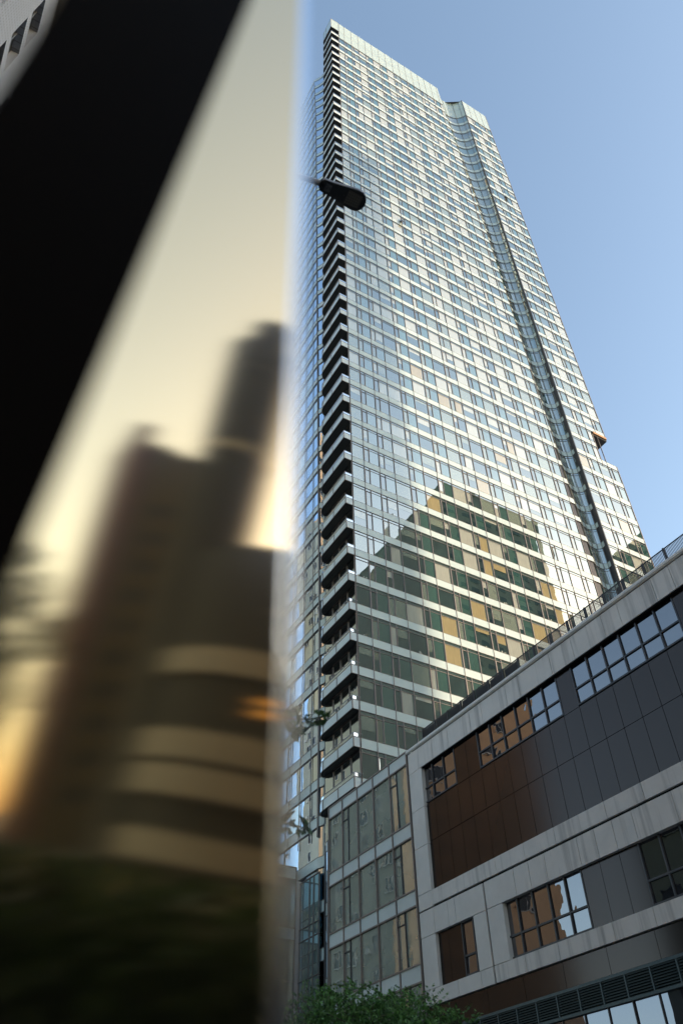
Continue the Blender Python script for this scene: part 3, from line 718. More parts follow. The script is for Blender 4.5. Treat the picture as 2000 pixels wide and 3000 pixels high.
def block(name, label, x0, x1, y0, y1, h, wall, faces, fh=3.1, ww=1.5, gap=1.6, wh=1.5, group=None, cat='building', slab=None, roof=True, frame=None):
    e = empty(name, ((x0+x1)/2, (y0+y1)/2, 0), label=label, cat=cat)
    b = MB(); b.box((x0, y0, 0), (x1, y1, h), wall); wall_o = b.build('wall', e)
    if roof:
        b = MB(); b.box((x0+(x1-x0)*.3, y0+(y1-y0)*.3, h), (x0+(x1-x0)*.7, y0+(y1-y0)*.7, h+4), wall); b.box((x0-.15, y0-.15, h), (x1+.15, y0+.25, h+1.0), wall); b.box((x0-.15, y1-.25, h), (x1+.15, y1+.15, h+1.0), wall)
        b.box((x0-.15, y0+.25, h), (x0+.25, y1-.25, h+1.0), wall); b.box((x1-.25, y0+.25, h), (x1+.15, y1-.25, h+1.0), wall); b.build('roof', e)
    b = MB(); fm = frame or M['mull_dark']
    for fc in faces:
        a0, a1 = (x0, x1) if fc in ('+y', '-y') else (y0, y1)
        n = int((a1-a0-1.2)/(ww+gap)); off = ((a1-a0)-(n*(ww+gap)-gap))/2
        for f in range(1, int((h-2)/fh)):
            zb = f*fh+.9; zt = zb+wh
            for k in range(n):
                s = a0+off+k*(ww+gap); t = s+ww
                if fc == '+x': P = [(x1+.01, s, zb), (x1+.01, t, zb), (x1+.01, t, zt), (x1+.01, s, zt)]; bx = [((x1, s-.08, zt), (x1+.12, t+.08, zt+.1)), ((x1, s-.08, zb-.12), (x1+.15, t+.08, zb)), ((x1, s-.08, zb), (x1+.06, s, zt)), ((x1, t, zb), (x1+.06, t+.08, zt)), ((x1, (s+t)/2-.03, zb), (x1+.04, (s+t)/2+.03, zt))]
                elif fc == '-x': P = [(x0-.01, s, zb), (x0-.01, t, zb), (x0-.01, t, zt), (x0-.01, s, zt)][::-1]; bx = [((x0-.15, s-.08, zb-.12), (x0, t+.08, zb))]
                elif fc == '+y': P = [(s, y1+.01, zb), (t, y1+.01, zb), (t, y1+.01, zt), (s, y1+.01, zt)][::-1]; bx = [((s-.08, y1, zb-.12), (t+.08, y1+.15, zb))]
                else: P = [(s, y0-.01, zb), (t, y0-.01, zb), (t, y0-.01, zt), (s, y0-.01, zt)]; bx = [((s-.08, y0-.15, zb-.12), (t+.08, y0, zb))]
                b.poly(P, wd_glass)
                for p_, q_ in bx: b.box(p_, q_, fm)
            if slab:
                if fc == '+y': b.box((a0-.6, y1, f*fh-.55), (a1+.6, y1+1.1, f*fh+.45), slab)
                if fc == '+x': b.box((x1, a0-.6, f*fh-.55), (x1+1.1, a1+.6, f*fh+.45), slab)
    b.build('window', e, kind='stuff'); return e
def prism_block(name, label, foot, h, wall, faces, fh=3.1, ww=1.6, gap=2.6, wh=1.6, cat='building', skip=.25, side=None):
    """building on any footprint (ccw); faces = indices of edges that carry windows"""
    e = empty(name, (foot[0][0], foot[0][1], 0), label=label, cat=cat)
    b = MB(); b.hexa([(x, y, 0) for x, y in foot], [(x, y, h) for x, y in foot], wall); b.build('wall', e)
    if side:
        (xa, ya), (xc, yc) = foot[1], foot[2]; b = MB(); b.box((xa-.5, ya+.3, 0), (xa+.012, yc, h-.3), side); b.build('shaded_side', e)  # overlay giving this face its shaded tone as a colour
    cx = sum(p[0] for p in foot)/len(foot); cy = sum(p[1] for p in foot)/len(foot)
    b = MB(); b.hexa([(x+(cx-x)*.6, y+(cy-y)*.6, h) for x, y in foot], [(x+(cx-x)*.6, y+(cy-y)*.6, h+5) for x, y in foot], wall); b.build('roof', e)
    b = MB(); rnd = random.Random(3)
    for fi in faces:
        A_ = Vector((*foot[fi], 0)); B_ = Vector((*foot[(fi+1) % len(foot)], 0)); d = (B_-A_); Ls = d.length; d.normalize(); nr = Vector((d.y, -d.x, 0))
        n = int((Ls-1.6)/(ww+gap)); off = (Ls-(n*(ww+gap)-gap))/2
        for f in range(1, int((h-2)/fh)):
            zb = Vector((0, 0, f*fh+.9)); zt = Vector((0, 0, f*fh+.9+wh))
            for k in range(n):
                if rnd.random() < skip: continue
                a = A_+d*(off+k*(ww+gap)); c_ = a+d*ww; q = nr*.03
                b.poly([a+zb+q, c_+zb+q, c_+zt+q, a+zt+q], wd_glass)
                for p0, p1, z0_, z1_ in ((a-d*.1, c_+d*.1, zb.z-.14, zb.z), (a-d*.1, c_+d*.1, zt.z, zt.z+.1), (a-d*.1, a, zb.z, zt.z), (c_, c_+d*.1, zb.z, zt.z), ((a+c_)/2-d*.03, (a+c_)/2+d*.03, zb.z, zt.z)):
                    o2 = nr*.14
                    b.hexa([(p0.x, p0.y, z0_), (p0.x+o2.x, p0.y+o2.y, z0_), (p1.x+o2.x, p1.y+o2.y, z0_), (p1.x, p1.y, z0_)], [(p0.x, p0.y, z1_), (p0.x+o2.x, p0.y+o2.y, z1_), (p1.x+o2.x, p1.y+o2.y, z1_), (p1.x, p1.y, z1_)], M['stone'])
                if rnd.random() < .3:
                    u_ = c_+d*.3; b.hexa([(u_.x, u_.y, zb.z), (u_.x+nr.x*.4, u_.y+nr.y*.4, zb.z), (u_.x+nr.x*.4+d.x*.7, u_.y+nr.y*.4+d.y*.7, zb.z), (u_.x+d.x*.7, u_.y+d.y*.7, zb.z)], [(u_.x, u_.y, zb.z+.5), (u_.x+nr.x*.4, u_.y+nr.y*.4, zb.z+.5), (u_.x+nr.x*.4+d.x*.7, u_.y+nr.y*.4+d.y*.7, zb.z+.5), (u_.x+d.x*.7, u_.y+d.y*.7, zb.z+.5)], M['stone'])
    b.build('window', e, kind='stuff'); return e
prism_block('apartment_block', 'stucco apartment tower in sunlit orange and shaded beige colours across the street, mirrored in the podium windows', [(-21.9, 69), (-6, 78.2), (-6, 131), (-40, 131), (-40, 100)], 132, stucco('stucco_sunlit', (.90, .56, .32)), [0, 1], side=stucco('stucco_shaded', (.50, .49, .41)))  # sunlit and shaded tones are put into separate wall colours
block('shop_house', 'low dark green tiled house across the street, mirrored in the lower podium windows', -20, -6, 29, 43.5, 25, stucco('tile_green', (.12, .16, .13)), ['+x', '-y', '+y'], fh=3.1, ww=1.8, gap=.8, slab=None)
block('office_building', 'dark low block added behind the podium end wall to hide horizon glow beside the round tower', 44, 76, -112, -92, 34, stucco('stucco_umber', (.10, .08, .05)), ['+y'], fh=3.3, ww=2, gap=1.4)  # added block, covers the bright horizon sky in the mirror
e = empty('brick_building', (-6, 0, 0), label='pale speckled brick building with dark recessed windows at the top left corner', cat='building')
bm_ = tile_mat()
# pale brick street wall with real window openings
def wall_open(x, ys0, ys1, zs0, zs1, holes, mat, dep=.35):
    b = MB(); ys = sorted({ys0, ys1}|{h[0] for h in holes}|{h[1] for h in holes}); zz = sorted({zs0, zs1}|{h[2] for h in holes}|{h[3] for h in holes})
    for a, c in zip(ys, ys[1:]):
        for p, q in zip(zz, zz[1:]):
            cy, cz = (a+c)/2, (p+q)/2
            if any(h[0] < cy < h[1] and h[2] < cz < h[3] for h in holes): continue
            b.poly([(x, a, p), (x, c, p), (x, c, q), (x, a, q)], mat)
    for h in holes:
        a, c, p, q = h
        b.poly([(x, a, p), (x-dep, a, p), (x-dep, a, q), (x, a, q)], mat); b.poly([(x, c, p), (x, c, q), (x-dep, c, q), (x-dep, c, p)], mat)
        b.poly([(x, a, p), (x, c, p), (x-dep, c, p), (x-dep, a, p)], mat); b.poly([(x, a, q), (x-dep, a, q), (x-dep, c, q), (x, c, q)], mat)
    return b
HB = 43.0; holes = []
rb = ray(82.6, 50.6); tb_ = -6/rb.x; ya_, za_ = rb.y*tb_, rb.z*tb_+EYE
for f in range(-1, 13):
    zt = za_-f*2.92
    for k in range(-13, 5):
        holes.append((ya_+k*3.3, ya_+k*3.3+1.5, zt-2.15, zt))
holes = [h for h in holes if h[2] > 1 and h[3] < HB-.5 and h[1] < 27.5 and h[0] > -28]
wall_open(-6, -29, 28, 0, HB, holes, bm_).build('wall', e)
b = MB(); b.box((-22, -29, 0), (-6.5, 28, HB-.01), M['mull_dark']); b.box((-6.5, 27.7, 0), (-6.001, 28, HB), bm_); b.box((-6.5, -29, 0), (-6.001, -28.7, HB), bm_); b.build('core', e)
b = MB(); b.box((-22.3, -29.3, HB), (-5.45, 28.3, HB+.35), pmat('eaves', (.42, .36, .28), .7)); b.build('roof', e)
for h in holes:
    if h[2] < HB-10 or h[0] < 3: continue
    b = MB(); b.poly([(-6.3, h[0], h[2]), (-6.3, h[1], h[2]), (-6.3, h[1], h[3]), (-6.3, h[0], h[3])], wd_glass)
    w_ = b.build('window', e); b = MB(); b.box((-6.3, (h[0]+h[1])/2-.03, h[2]), (-6.22, (h[0]+h[1])/2+.03, h[3]), M['steel']); b.build('frame', w_)
b = MB()
for h in holes:
    if h[2] < HB-10 or h[0] < 3: b.poly([(-6.3, h[0], h[2]), (-6.3, h[1], h[2]), (-6.3, h[1], h[3]), (-6.3, h[0], h[3])], wd_glass)
b.build('window', e, kind='stuff')
dk = stucco('stucco_dark', (.14, .13, .11)); gy = stucco('stucco_grey', (.28, .26, .23))
# B: mirrored in the tower glass and shading its left edge
block('office_tower', 'dark slab tower behind the camera, mirrored in the middle of the glass tower', 126.1, 167.8, -110, -48, 192.5, dk, ['+y'], fh=4, ww=3, gap=2)
block('office_tower', 'tall dark tower behind the camera, mirrored low in the right wing of the glass tower', 230, 262, -66, -46, 214, dk, ['+y', '-x'], fh=4, ww=3, gap=2)
block('office_building', 'mid rise dark office block behind the camera, shading the foot of the tower', 122, 200, -30, -14.4, 62, dk, ['+y', '-x'], fh=3.6, ww=2.4, gap=1.4)
block('office_building', 'unseen grey block added behind the podium to shade the brick building', 52, 70, -56, -26, 74, gy, ['+y', '-x'], fh=3.6, ww=2.4, gap=1.4)  # added unseen block, keeps sun off the brick wall

# ------------------------------------------------------------------ things mirrored in the near panel
CAM = Vector((0, 0, EYE))
def polar(az, dist, z=0): return Vector((math.sin(R(az))*dist, math.cos(R(az))*dist, z))
band_m = pmat('cream_band', (.25, .21, .16), .6, nscale=.5, namt=.1)
warm = bpy.data.materials.new('lit_room'); warm.use_nodes = True
_p = warm.node_tree.nodes['Principled BSDF']; _p.inputs['Base Color'].default_value = (.5, .3, .1, 1); _p.inputs['Emission Color'].default_value = (1, .55, .15, 1); _p.inputs['Emission Strength'].default_value = .25
c = polar(156.6, 60); c2 = polar(162.7, 62)
e = empty('round_tower', c, label='dark round cornered tower with cream balcony bands, mirrored in the near panel', cat='tower')
def drum(b, c, r, z0, z1, mat, n=40):
    P = [(c.x+r*math.cos(2*math.pi*k/n), c.y+r*math.sin(2*math.pi*k/n)) for k in range(n)]
    b.hexa([(*p, z0) for p in P], [(*p, z1) for p in P], mat, False)
b = MB(); dks = stucco('stucco_black', (.035, .03, .02)); drum(b, c, 7.2, 0, 23, dks); drum(b, c2, 3.3, 0, 45.5, dks); drum(b, c2+Vector((.5, 0, 0)), 2.2, 45.5, 48.5, dks); b.build('wall', e)
for z0, z1, r in ((1.0, 2.8, 7.7), (5.0, 6.9, 7.9), (7.3, 9.2, 7.9), (13.2, 15.0, 7.7), (33.4, 34.2, -3.4), (42.0, 42.5, -3.3)):
    b = MB(); drum(b, c if r > 0 else c2, abs(r), z0, z1, band_m); b.build('balcony_band', e)
b = MB()
for zz in (10.8, 11.6, 18, 24):
    for k in range(4):
        a = R(100+k*3.5); r = 7.3; a2 = a+R(2.6)
        b.poly([(c.x+r*math.cos(a), c.y+r*math.sin(a), zz), (c.x+r*math.cos(a2), c.y+r*math.sin(a2), zz), (c.x+r*math.cos(a2), c.y+r*math.sin(a2), zz+.35), (c.x+r*math.cos(a), c.y+r*math.sin(a), zz+.35)], warm if zz < 12 else band_m)
b.build('window', e)
block('office_building', 'dark brown block with a stepped roof behind the camera, mirrored in the near panel', 14.6, 20.5, -96, -78, 41, stucco('stucco_brown', (.09, .07, .04)), ['+y'], fh=3.3, ww=1.4, gap=1.0)
block('office_building', 'dark reddish block with a taller corner behind the camera, mirrored in the near panel', 12.4, 14.2, -90, -78, 44, stucco('stucco_red', (.12, .05, .03)), ['+y'], fh=3.3, ww=1.0, gap=.8, roof=False)
block('shop_house', 'pale low house at the street end, mirrored in the near panel', -4, 15, -140, -118, 14, stucco('stucco_pale', (.75, .66, .42)), ['+y'], fh=3.3, ww=1.4, gap=1.4)

# ------------------------------------------------------------------ foliage
def leafmat(name, col):
    mt, nt, p, out = newmat(name); p.inputs['Roughness'].default_value = .55
    g = N(nt, 'ShaderNodeNewGeometry'); mr = N(nt, 'ShaderNodeMapRange'); mr.inputs[3].default_value = .35; mr.inputs[4].default_value = 1.9; L(nt, g.outputs['Random Per Island'], mr.inputs[0])
    sc = N(nt, 'ShaderNodeVectorMath', operation='SCALE'); sc.inputs[0].default_value = col; L(nt, mr.outputs[0], sc.inputs['Scale']); L(nt, sc.outputs[0], p.inputs['Base Color'])
    tr = N(nt, 'ShaderNodeBsdfTranslucent'); L(nt, sc.outputs[0], tr.inputs[0]); ms = N(nt, 'ShaderNodeMixShader'); ms.inputs[0].default_value = .3
    L(nt, p.outputs[0], ms.inputs[1]); L(nt, tr.outputs[0], ms.inputs[2]); L(nt, ms.outputs[0], out.inputs[0]); return mt
M['bark'] = pmat('bark', (.10, .08, .06), .9, nscale=6, namt=.3, bump=.6, bscale=12)
M['leaf'] = leafmat('locust_leaf', (.09, .20, .05)); M['ginkgo'] = leafmat('ginkgo_leaf', (.035, .085, .020)); M['leaf2'] = leafmat('dark_leaf', (.035, .06, .02))
def rv(rnd): 
    while True:
        v = Vector((rnd.uniform(-1, 1), rnd.uniform(-1, 1), rnd.uniform(-1, 1)))
        if .05 < v.length < 1: return v
def tree(name, label, cat, base, h, lobes, ntuft, mat, leaf=.04, seed=1, tuft=.16, per=14, trunk_r=.09, group=None):
    rnd = random.Random(seed); e = empty(name, base, label=label, cat=cat, group=group); base = Vector(base)
    b = MB(); fork = base+Vector((0, 0, h*.42)); b.tube([base, base+Vector((.03, .02, h*.2)), fork], [trunk_r, trunk_r*.85, trunk_r*.7], M['bark'], 10)
    ends = []
    for (c, r) in lobes:
        c = Vector(c); mid = (fork+c)/2+rv(rnd)*.15; b.tube([fork, mid, c], [trunk_r*.5, trunk_r*.3, trunk_r*.12], M['bark'], 7)
        for k in range(7):
            d = rv(rnd).normalized(); t = c+Vector((d.x*r[0], d.y*r[1], abs(d.z)*r[2] if k < 5 else d.z*r[2]))*.9; b.tube([c+(mid-c)*.3, (c+t)/2+rv(rnd)*.06, t], [trunk_r*.14, trunk_r*.09, .004], M['bark'], 5)
    b.build('trunk', e)
    b = MB(); mi = b.mi(mat)
    tot = sum(r[0]*r[1]*r[2] for _, r in lobes)
    for (c, r) in lobes:
        c = Vector(c)
        for _ in range(int(ntuft*r[0]*r[1]*r[2]/tot)):
            d = rv(rnd).normalized()*rnd.uniform(.35, 1.08)**.6
            if rnd.random() < .07: d *= 1.13
            p = c+Vector((d.x*r[0], d.y*r[1], d.z*r[2])); ax = (rv(rnd)+Vector((d.x, d.y, .25))*.8).normalized()
            side = ax.cross(rv(rnd)).normalized()
            for q in range(per):
                t = q/per; pos = p+ax*(tuft*(t-.3))+side*(.9*leaf*(1 if q % 2 else -1))+rv(rnd)*leaf*.25
                u = (side*(1 if q % 2 else -1)+ax*.5+rv(rnd)*.35).normalized()*leaf; v = u.cross(rv(rnd)).normalized()*leaf*.28
                n = len(b.v); b.v += [tuple(pos-u*.5), tuple(pos+v), tuple(pos+u*.6), tuple(pos-v)]; b.f.append((n, n+1, n+2, n+3)); b.m.append(mi); b.smooth.append(False)
    b.build('crown', e); return e
def at(px, py, dist): return CAM+ray(px, py).normalized()*dist
lob = []
for px, py, ds, r in ((930, 2968, 12.4, .52), (1010, 2957, 12, .55), (1075, 2990, 11.5, .6), (1150, 2975, 12, .5), (1215, 2980, 12.3, .5), (1290, 3003, 12.4, .42), (1355, 3005, 12.4, .3), (1000, 3060, 12, .8), (1150, 3070, 12, .8), (880, 3000, 12.6, .42), (1030, 2915, 12, .17), (1110, 2935, 12, .2), (1320, 2985, 12.4, .2)):
    p = at(px, py+14, ds); lob.append((tuple(p), (r, r, r*.62)))
bt = at(1080, 3000, 12); tree('locust_tree', 'feathery green street tree at the bottom edge in front of the glazed annexe', 'tree', (bt.x, bt.y, .1), bt.z, lob, 950, M['leaf'], leaf=.05, seed=5, tuft=.26, per=18)
def fan(b, base, dirv, nrm, size, rnd, fold=0.15):
    """one ginkgo leaf: a notched fan on a thin stalk"""
    d = dirv.normalized(); s = d.cross(nrm).normalized(); up = s.cross(d)
    pts = [base]; K = 12; half = R(rnd.uniform(48, 66))
    for k in range(K+1):
        a = -half+2*half*k/K; rr = size*(1+.05*rnd.uniform(-1, 1)); 
        if k in (6,): rr *= .42
        elif k in (5, 7): rr *= .95
        pts.append(base+d*math.cos(a)*rr+s*math.sin(a)*rr+up*fold*size*abs(math.sin(a)))
    mi = b.mi(M['ginkgo']); n = len(b.v); b.v += [tuple(p) for p in pts]
    for k in range(1, K+1): b.f.append((n, n+k, n+k+1)); b.m.append(mi); b.smooth.append(True)
rnd = random.Random(11); GD = 5.4
gt = polar(19.5, 5.6, .1)
e = empty('ginkgo_tree', gt, label='ginkgo tree whose fan leaved twigs reach out from behind the blurred panel', cat='tree')
tb = MB(); fork = gt+Vector((0, 0, 2.6)); tb.tube([gt, gt+Vector((.02, .03, 1.3)), fork, fork+Vector((-.1, .2, 1.6))], [.09, .08, .065, .02], M['bark'], 10)
lb = MB()
def twig(pxs, leaves, big):
    pts = [at(x, y, GD+.02*i) for i, (x, y) in enumerate(pxs)]; tb.tube([fork+Vector((0, 0, .1*big)), (fork+pts[0])/2+Vector((0, 0, .15))]+pts, [.03, .018]+[.009-.0065*i/len(pts) for i in range(len(pts))], M['bark'], 6)
    for (bx, by, tx, ty, face) in leaves:
        B = at(bx, by, GD+rnd.uniform(-.06, .06)); T = at(tx, ty, GD+rnd.uniform(-.08, .08)); nr = (CAM-B).normalized()
        nr = (nr*face+rv(rnd)*.35).normalized(); fan(lb, B, (T-B), nr, (T-B).length, rnd)
        near = min(pts, key=lambda p: (p-B).length); tb.tube([near, (near+B)/2+rv(rnd)*.004, B], [.0016, .0013, .0011], M['ginkgo'], 4)
def lv(L_, ox, oy, sc): return [(ox+a/sc, oy+b_/sc, ox+c_/sc, oy+d_/sc, f) for a, b_, c_, d_, f in L_]
twig([(790, 2096), (840, 2102), (870, 2107), (895, 2107), (912, 2106), (935, 2102), (943, 2100)],
     lv([(1055, 540, 1055, 310, 1), (1180, 560, 1280, 360, 1), (1200, 575, 1350, 590, .8), (1110, 650, 1050, 850, 1), (1140, 655, 1215, 830, 1), (795, 700, 715, 850, 1), (910, 700, 915, 880, .15), (865, 620, 870, 690, .7), (630, 470, 700, 590, .3),
         (390, 480, 300, 220, 1), (300, 560, 130, 280, 1), (330, 560, 480, 420, 1), (330, 600, 470, 600, .9), (250, 650, 210, 850, 1), (330, 660, 440, 740, .8), (440, 830, 580, 850, .8), (450, 850, 540, 1060, 1), (420, 880, 300, 1110, 1), (400, 900, 90, 1100, 1), (150, 600, 0, 520, 1), (120, 700, 30, 850, 1)], 840, 2050, 11.2), 1)
twig([(780, 2420), (835, 2411), (860, 2416), (880, 2422), (893, 2426)],
     lv([(270, 80, 310, 25, 1), (275, 90, 345, 85, .9), (270, 105, 320, 150, 1), (240, 120, 240, 190, 1), (225, 95, 175, 110, 1), (160, 55, 140, 5, 1), (125, 75, 175, 40, .8), (110, 95, 85, 165, 1), (50, 60, 10, 20, 1), (40, 80, 0, 150, 1), (60, 50, 30, -20, 1)], 820, 2400, 3.92), -3)
# hidden part of the crown
for k in range(34):
    d = rv(rnd); t = polar(13.5+rnd.uniform(-5, 5), 5.8+rnd.uniform(-1, 1.0), rnd.uniform(2.6, 4.6))
    tb.tube([fork+Vector((0, 0, .3)), (fork+t)/2+d*.1, t], [.02, .01, .004], M['bark'], 5)
    for q in range(26):
        p = t+rv(rnd)*.38; fan(lb, p, rv(rnd), rv(rnd), .06, rnd)
tb.build('trunk', e); lb.build('crown', e)
for k, (az, ds, sd) in enumerate(((177, 22, 3), (180.5, 26, 8))):
    p = polar(az, ds, .1); q = [((p.x+a, p.y+b_, c_), (r_, r_, r_*.8)) for a, b_, c_, r_ in ((0, 0, 7.6, 1.5), (.7, .4, 6, 1.5), (-.9, -.5, 6, 1.6), (0, 0, 4.6, 1.7))]
    tree('street_tree', ('nearer' if k == 0 else 'farther') + ' of two leafy trees mirrored at the panel edge', 'tree', p, 6, q, 1100, M['leaf2'], leaf=.16, seed=sd, tuft=.5, per=10, trunk_r=.16, group='street trees behind the camera')
hb = MB(); mi = hb.mi(M['leaf2']); rnd = random.Random(4)
for k in range(21000):
    p = Vector((rnd.uniform(-4, 9), rnd.uniform(-13, -6), rnd.uniform(.15, 1.4))); u = rv(rnd).normalized()*.14; v = u.cross(rv(rnd)).normalized()*.07
    n = len(hb.v); hb.v += [tuple(p-u), tuple(p+v), tuple(p+u), tuple(p-v)]; hb.f.append((n, n+1, n+2, n+3)); hb.m.append(mi); hb.smooth.append(False)
hb.build('hedge', label='long dark clipped hedge on the ground behind the camera', cat='hedge')

# ------------------------------------------------------------------ street lamp
LZ = 9.0+EYE
A = Vector((.2050*9, .3855*9, LZ)); Bv = Vector((.2685*9, .3805*9, LZ)); ax = (Bv-A).normalized(); LN = (Bv-A).length; sd_ = Vector((0, 0, 1)).cross(ax).normalized()
M['lamp'] = pmat('lamp_paint', (.035, .035, .037), .6, nscale=5, namt=.1); M['lamp_top'] = pmat('lamp_shell', (.30, .30, .32), .45)
lp = empty('street_lamp', (.55, 3.55, .13), label='dark grey street lamp head on a thin arm, in front of the balcony stack', cat='street lamp')
b = MB(); b.tube([(.55, 3.55, .13), (.55, 3.55, 1.2), (.55, 3.55, 8.2)], [.11, .09, .065], M['lamp'], 14)
b.hexa([(.35, 3.35, .13), (.75, 3.35, .13), (.75, 3.75, .13), (.35, 3.75, .13)], [(.35, 3.35, .17), (.75, 3.35, .17), (.75, 3.75, .17), (.35, 3.75, .17)], M['lamp']); b.build('pole', lp)
b = MB(); b.tube([(.55, 3.55, 8.1), (.60, 3.55, 9.2), (.85, 3.54, LZ-.55), (1.35, 3.50, LZ-.12), A+ax*-.02+Vector((0, 0, .03))], [.06, .05, .042, .036, .034], M['lamp_top'], 12); b.build('arm', lp)
prof = [(0, .062), (.02, .075), (.12, .082), (.25, .100), (.36, .120), (.44, .128), (.50, .120), (.54, .098), (.565, .065), (.578, .028), (.582, 0)]
sc_l = LN/.582
def ring(z, k=1.0, sh=0): 
    up_ = [(t, w) for t, w in prof]; P = [A+ax*(t*sc_l*(1 if sh == 0 else 1)+sh)+sd_*w*k for t, w in up_]+[A+ax*(t*sc_l+sh)-sd_*w*k for t, w in reversed(up_[:-1])]
    return [tuple(p+Vector((0, 0, z))) for p in P]
b = MB(); r0_, r1_, r2_, r3_ = ring(0, .97), ring(.012), ring(.055, .99), ring(.085, .80)
n = len(r0_); b.poly(r0_, M['lamp'])
for lo, hi, mt in ((r0_, r1_, M['lamp']), (r1_, r2_, M['lamp_top']), (r2_, r3_, M['lamp_top'])):
    for k in range(n): q = (k+1) % n; b.poly([lo[k], lo[q], hi[q], hi[k]], mt, False)
b.poly(list(reversed(r3_)), M['lamp_top']); head = b.build('lamp_head', lp)
def hp(t, s, z): return tuple(A+ax*t*sc_l+sd_*s+Vector((0, 0, z)))
b = MB(); b.hexa([hp(.33, -.085, -.008), hp(.515, -.075, -.008), hp(.515, .075, -.008), hp(.33, .085, -.008)], [hp(.33, -.085, .002), hp(.515, -.075, .002), hp(.515, .075, .002), hp(.33, .085, .002)], pmat('lens_frame', (.12, .11, .09), .4))
dots = pmat('led_lens', (.25, .23, .19), .25)
for i in range(6):
    for j in range(5):
        t0 = .345+i*.028; s0 = -.062+j*.031; b.tube([hp(t0, s0, -.013), hp(t0, s0, -.006)], .008, dots, 8)
for t0, s0 in ((.30, .0), (.535, .06), (.535, -.05), (.22, .03)): b.tube([hp(t0, s0, -.01), hp(t0, s0, 0)], .009, M['mull_dark'], 8)
b.build('lens', head)
b = MB(); b.tube([hp(.20, .02, .07), hp(.20, .02, .13)], .028, M['lamp'], 10); b.tube([hp(.20, .02, .13), hp(.20, .02, .145)], [.028, .012], M['lamp'], 10); b.build('light_sensor', head)
b = MB(); b.tube([hp(-.02, 0, .03), hp(.03, 0, .03)], .042, M['lamp'], 12); b.tube([hp(.0, -.05, .02), hp(.0, .05, .02)], .012, M['lamp'], 8); b.build('clamp', head)
b = MB(); b.hexa([hp(.055, -.045, -.004), hp(.125, -.045, -.004), hp(.125, .045, -.004), hp(.055, .045, -.004)], [hp(.055, -.045, .002), hp(.125, -.045, .002), hp(.125, .045, .002), hp(.055, .045, .002)], pmat('sticker', (.16, .16, .16), .5))
stk = b.build('sticker', head)
ink = pmat('ink', (.004, .004, .004), .8)
for txt, off, sz in (('067', .088, .045), ('59', .122, .036)):
    cu_ = bpy.data.curves.new('lettering', 'FONT'); cu_.body = txt; cu_.size = sz; cu_.align_x = 'CENTER'; cu_.extrude = .0008
    to = bpy.data.objects.new('lettering', cu_); COL.objects.link(to); bpy.context.view_layer.update()
    me = bpy.data.meshes.new_from_object(to.evaluated_get(bpy.context.evaluated_depsgraph_get())); bpy.data.objects.remove(to)
    me.materials.clear(); me.materials.append(ink)
    # reads from below: text x runs across the head (towards the camera side), text up runs back along the arm
    X = -sd_; Yv = -ax; Zv = X.cross(Yv)
    mw = Matrix(((X.x, Yv.x, Zv.x), (X.y, Yv.y, Zv.y), (X.z, Yv.z, Zv.z)))
    if Zv.z > 0: X = sd_; Zv = X.cross(Yv); mw = Matrix(((X.x, Yv.x, Zv.x), (X.y, Yv.y, Zv.y), (X.z, Yv.z, Zv.z)))
    o = Vector(hp(off, 0, -.0052))
    for v in me.vertices: v.co = o+mw @ v.co
    to = bpy.data.objects.new('lettering', me); COL.objects.link(to); to.parent = stk; me.materials[0] = ink

# ------------------------------------------------------------------ near mirrored panel
d0 = ray(450, 1500).normalized(); rr = Vector((math.sin(R(168))*math.cos(R(22)), math.cos(R(168))*math.cos(R(22)), math.sin(R(22))))
PN = (rr-d0).normalized(); ps = ray(870, 1500).dot(PN)*.42
def on(px, py, off=0.0): r_ = ray(px, py); return CAM+r_*(ps/PN.dot(r_))+PN*off
hu = Vector((0, 0, 1)).cross(PN).normalized(); hv = PN.cross(hu)          # in-plane axes
def ground_from(P, Q):                                                     # extend P->Q down to the ground
    d = (Q-P); return P+d*((.02-P.z)/d.z)
mt, nt, p, out = newmat('bronze_mirror'); nt.nodes.remove(p)
gl = N(nt, 'ShaderNodeBsdfAnisotropic'); gl.inputs['Color'].default_value = (1.0, .70, .37, 1); gl.inputs['Roughness'].default_value = .075; gl.distribution = 'BECKMANN'; gl.inputs['Anisotropy'].default_value = -.5
tg = N(nt, 'ShaderNodeTangent', direction_type='RADIAL', axis='Z'); L(nt, tg.outputs[0], gl.inputs['Tangent'])
fr_ = N(nt, 'ShaderNodeFresnel'); fr_.inputs[0].default_value = 1.55; g2 = N(nt, 'ShaderNodeBsdfGlossy'); g2.inputs[0].default_value = (.95, .97, 1, 1); g2.inputs['Roughness'].default_value = .16
ms_ = N(nt, 'ShaderNodeMixShader'); L(nt, fr_.outputs[0], ms_.inputs[0]); L(nt, gl.outputs[0], ms_.inputs[1]); L(nt, g2.outputs[0], ms_.inputs[2]); L(nt, ms_.outputs[0], out.inputs[0]); bronze = mt
frame_m = pmat('panel_frame', (.004, .003, .0022), .6, .02)
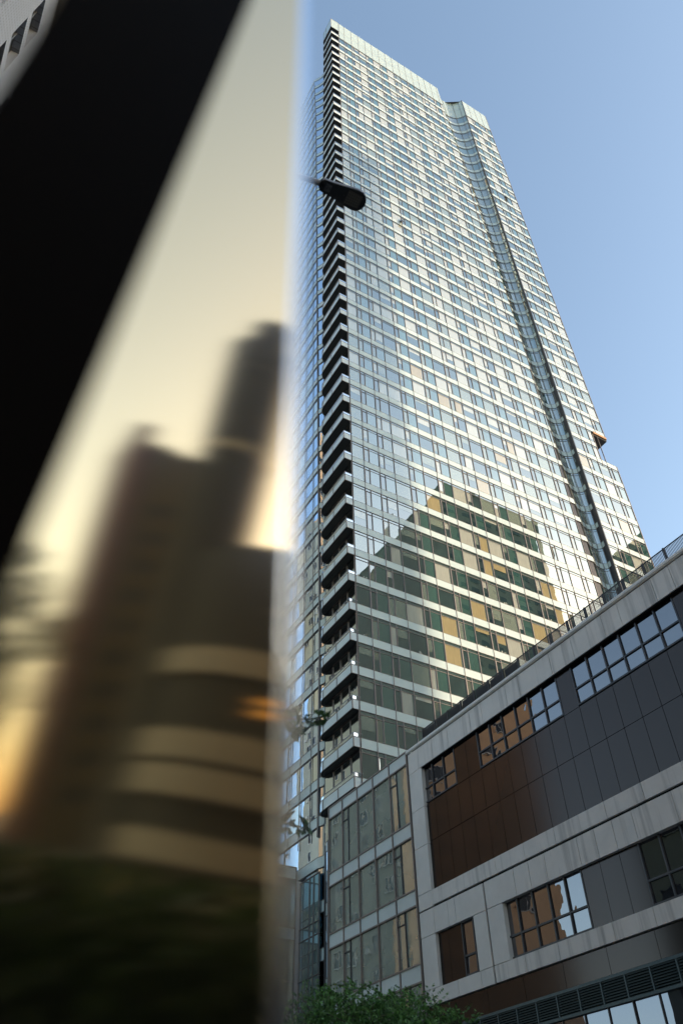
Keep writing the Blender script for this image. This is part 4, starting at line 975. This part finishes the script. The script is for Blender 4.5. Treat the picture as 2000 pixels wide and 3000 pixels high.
panel = empty('mirror_panel', (.1, .6, 0), label='large out of focus bronze mirror panel in a wide black frame, close to the camera', cat='mirror panel')
Re0, Re1 = on(872, 300), on(806, 2700)
top_r = Re0+(Re0-Re1)*.55
bot_r = ground_from(Re0, Re1)
I0, I1 = on(733, 0), on(77, 1620)                                          # inner edge of the frame
Itop = I0+(I0-I1)*.30; Ibot = ground_from(I0, I1)
tvec = top_r
b = MB()
# top of the mirror closes between the frame edge and the right edge
front = [Itop, Ibot, bot_r, top_r]
th = -.012
b.poly([tuple(q) for q in front], bronze); b.poly([tuple(q+PN*th) for q in reversed(front)], M['mull_dark'])
for q, w_ in ((0, 1), (1, 2), (3, 0)): b.poly([tuple(front[q]), tuple(front[q]+PN*th), tuple(front[w_]+PN*th), tuple(front[w_])], M['mull_dark'])
b.build('mirror_glass', panel)
edge_m = gmat('bevel_glass', (.02, .022, .025), .16, tint=(.76, .85, .95), rough=.2); b = MB(); rad = .016; nn = 8   # softly rolled right edge
rx_ = (hu if (Re0-I0).dot(hu) > 0 else -hu)
prev = None
for k in range(nn+1):
    a = R(48)*k/nn; o = rx_*math.sin(a)*rad+PN*(-rad+math.cos(a)*rad)
    cur = (top_r+o, bot_r+o)
    if prev: b.poly([tuple(prev[0]), tuple(cur[0]), tuple(cur[1]), tuple(prev[1])], edge_m, True)
    prev = cur
b.build('edge', panel)
O0, O1 = on(172, 0), on(0, 272)
Otop = O0+(O0-O1)*.5; Ofar = O0+(O1-O0)*4.0
dI = (Ibot-Itop).normalized()
b = MB()
fr = [Itop+(Otop-Itop)*.0, Otop, Ofar, ground_from(Ofar, Ofar+(I1-I0)*1.0), Ibot]
b.poly([tuple(q+PN*.004) for q in fr], frame_m); b.poly([tuple(q+PN*-.03) for q in reversed(fr)], frame_m)
for k in range(len(fr)):
    q = (k+1) % len(fr); b.poly([tuple(fr[k]+PN*.004), tuple(fr[k]+PN*-.03), tuple(fr[q]+PN*-.03), tuple(fr[q]+PN*.004)], frame_m)
b.build('frame', panel)
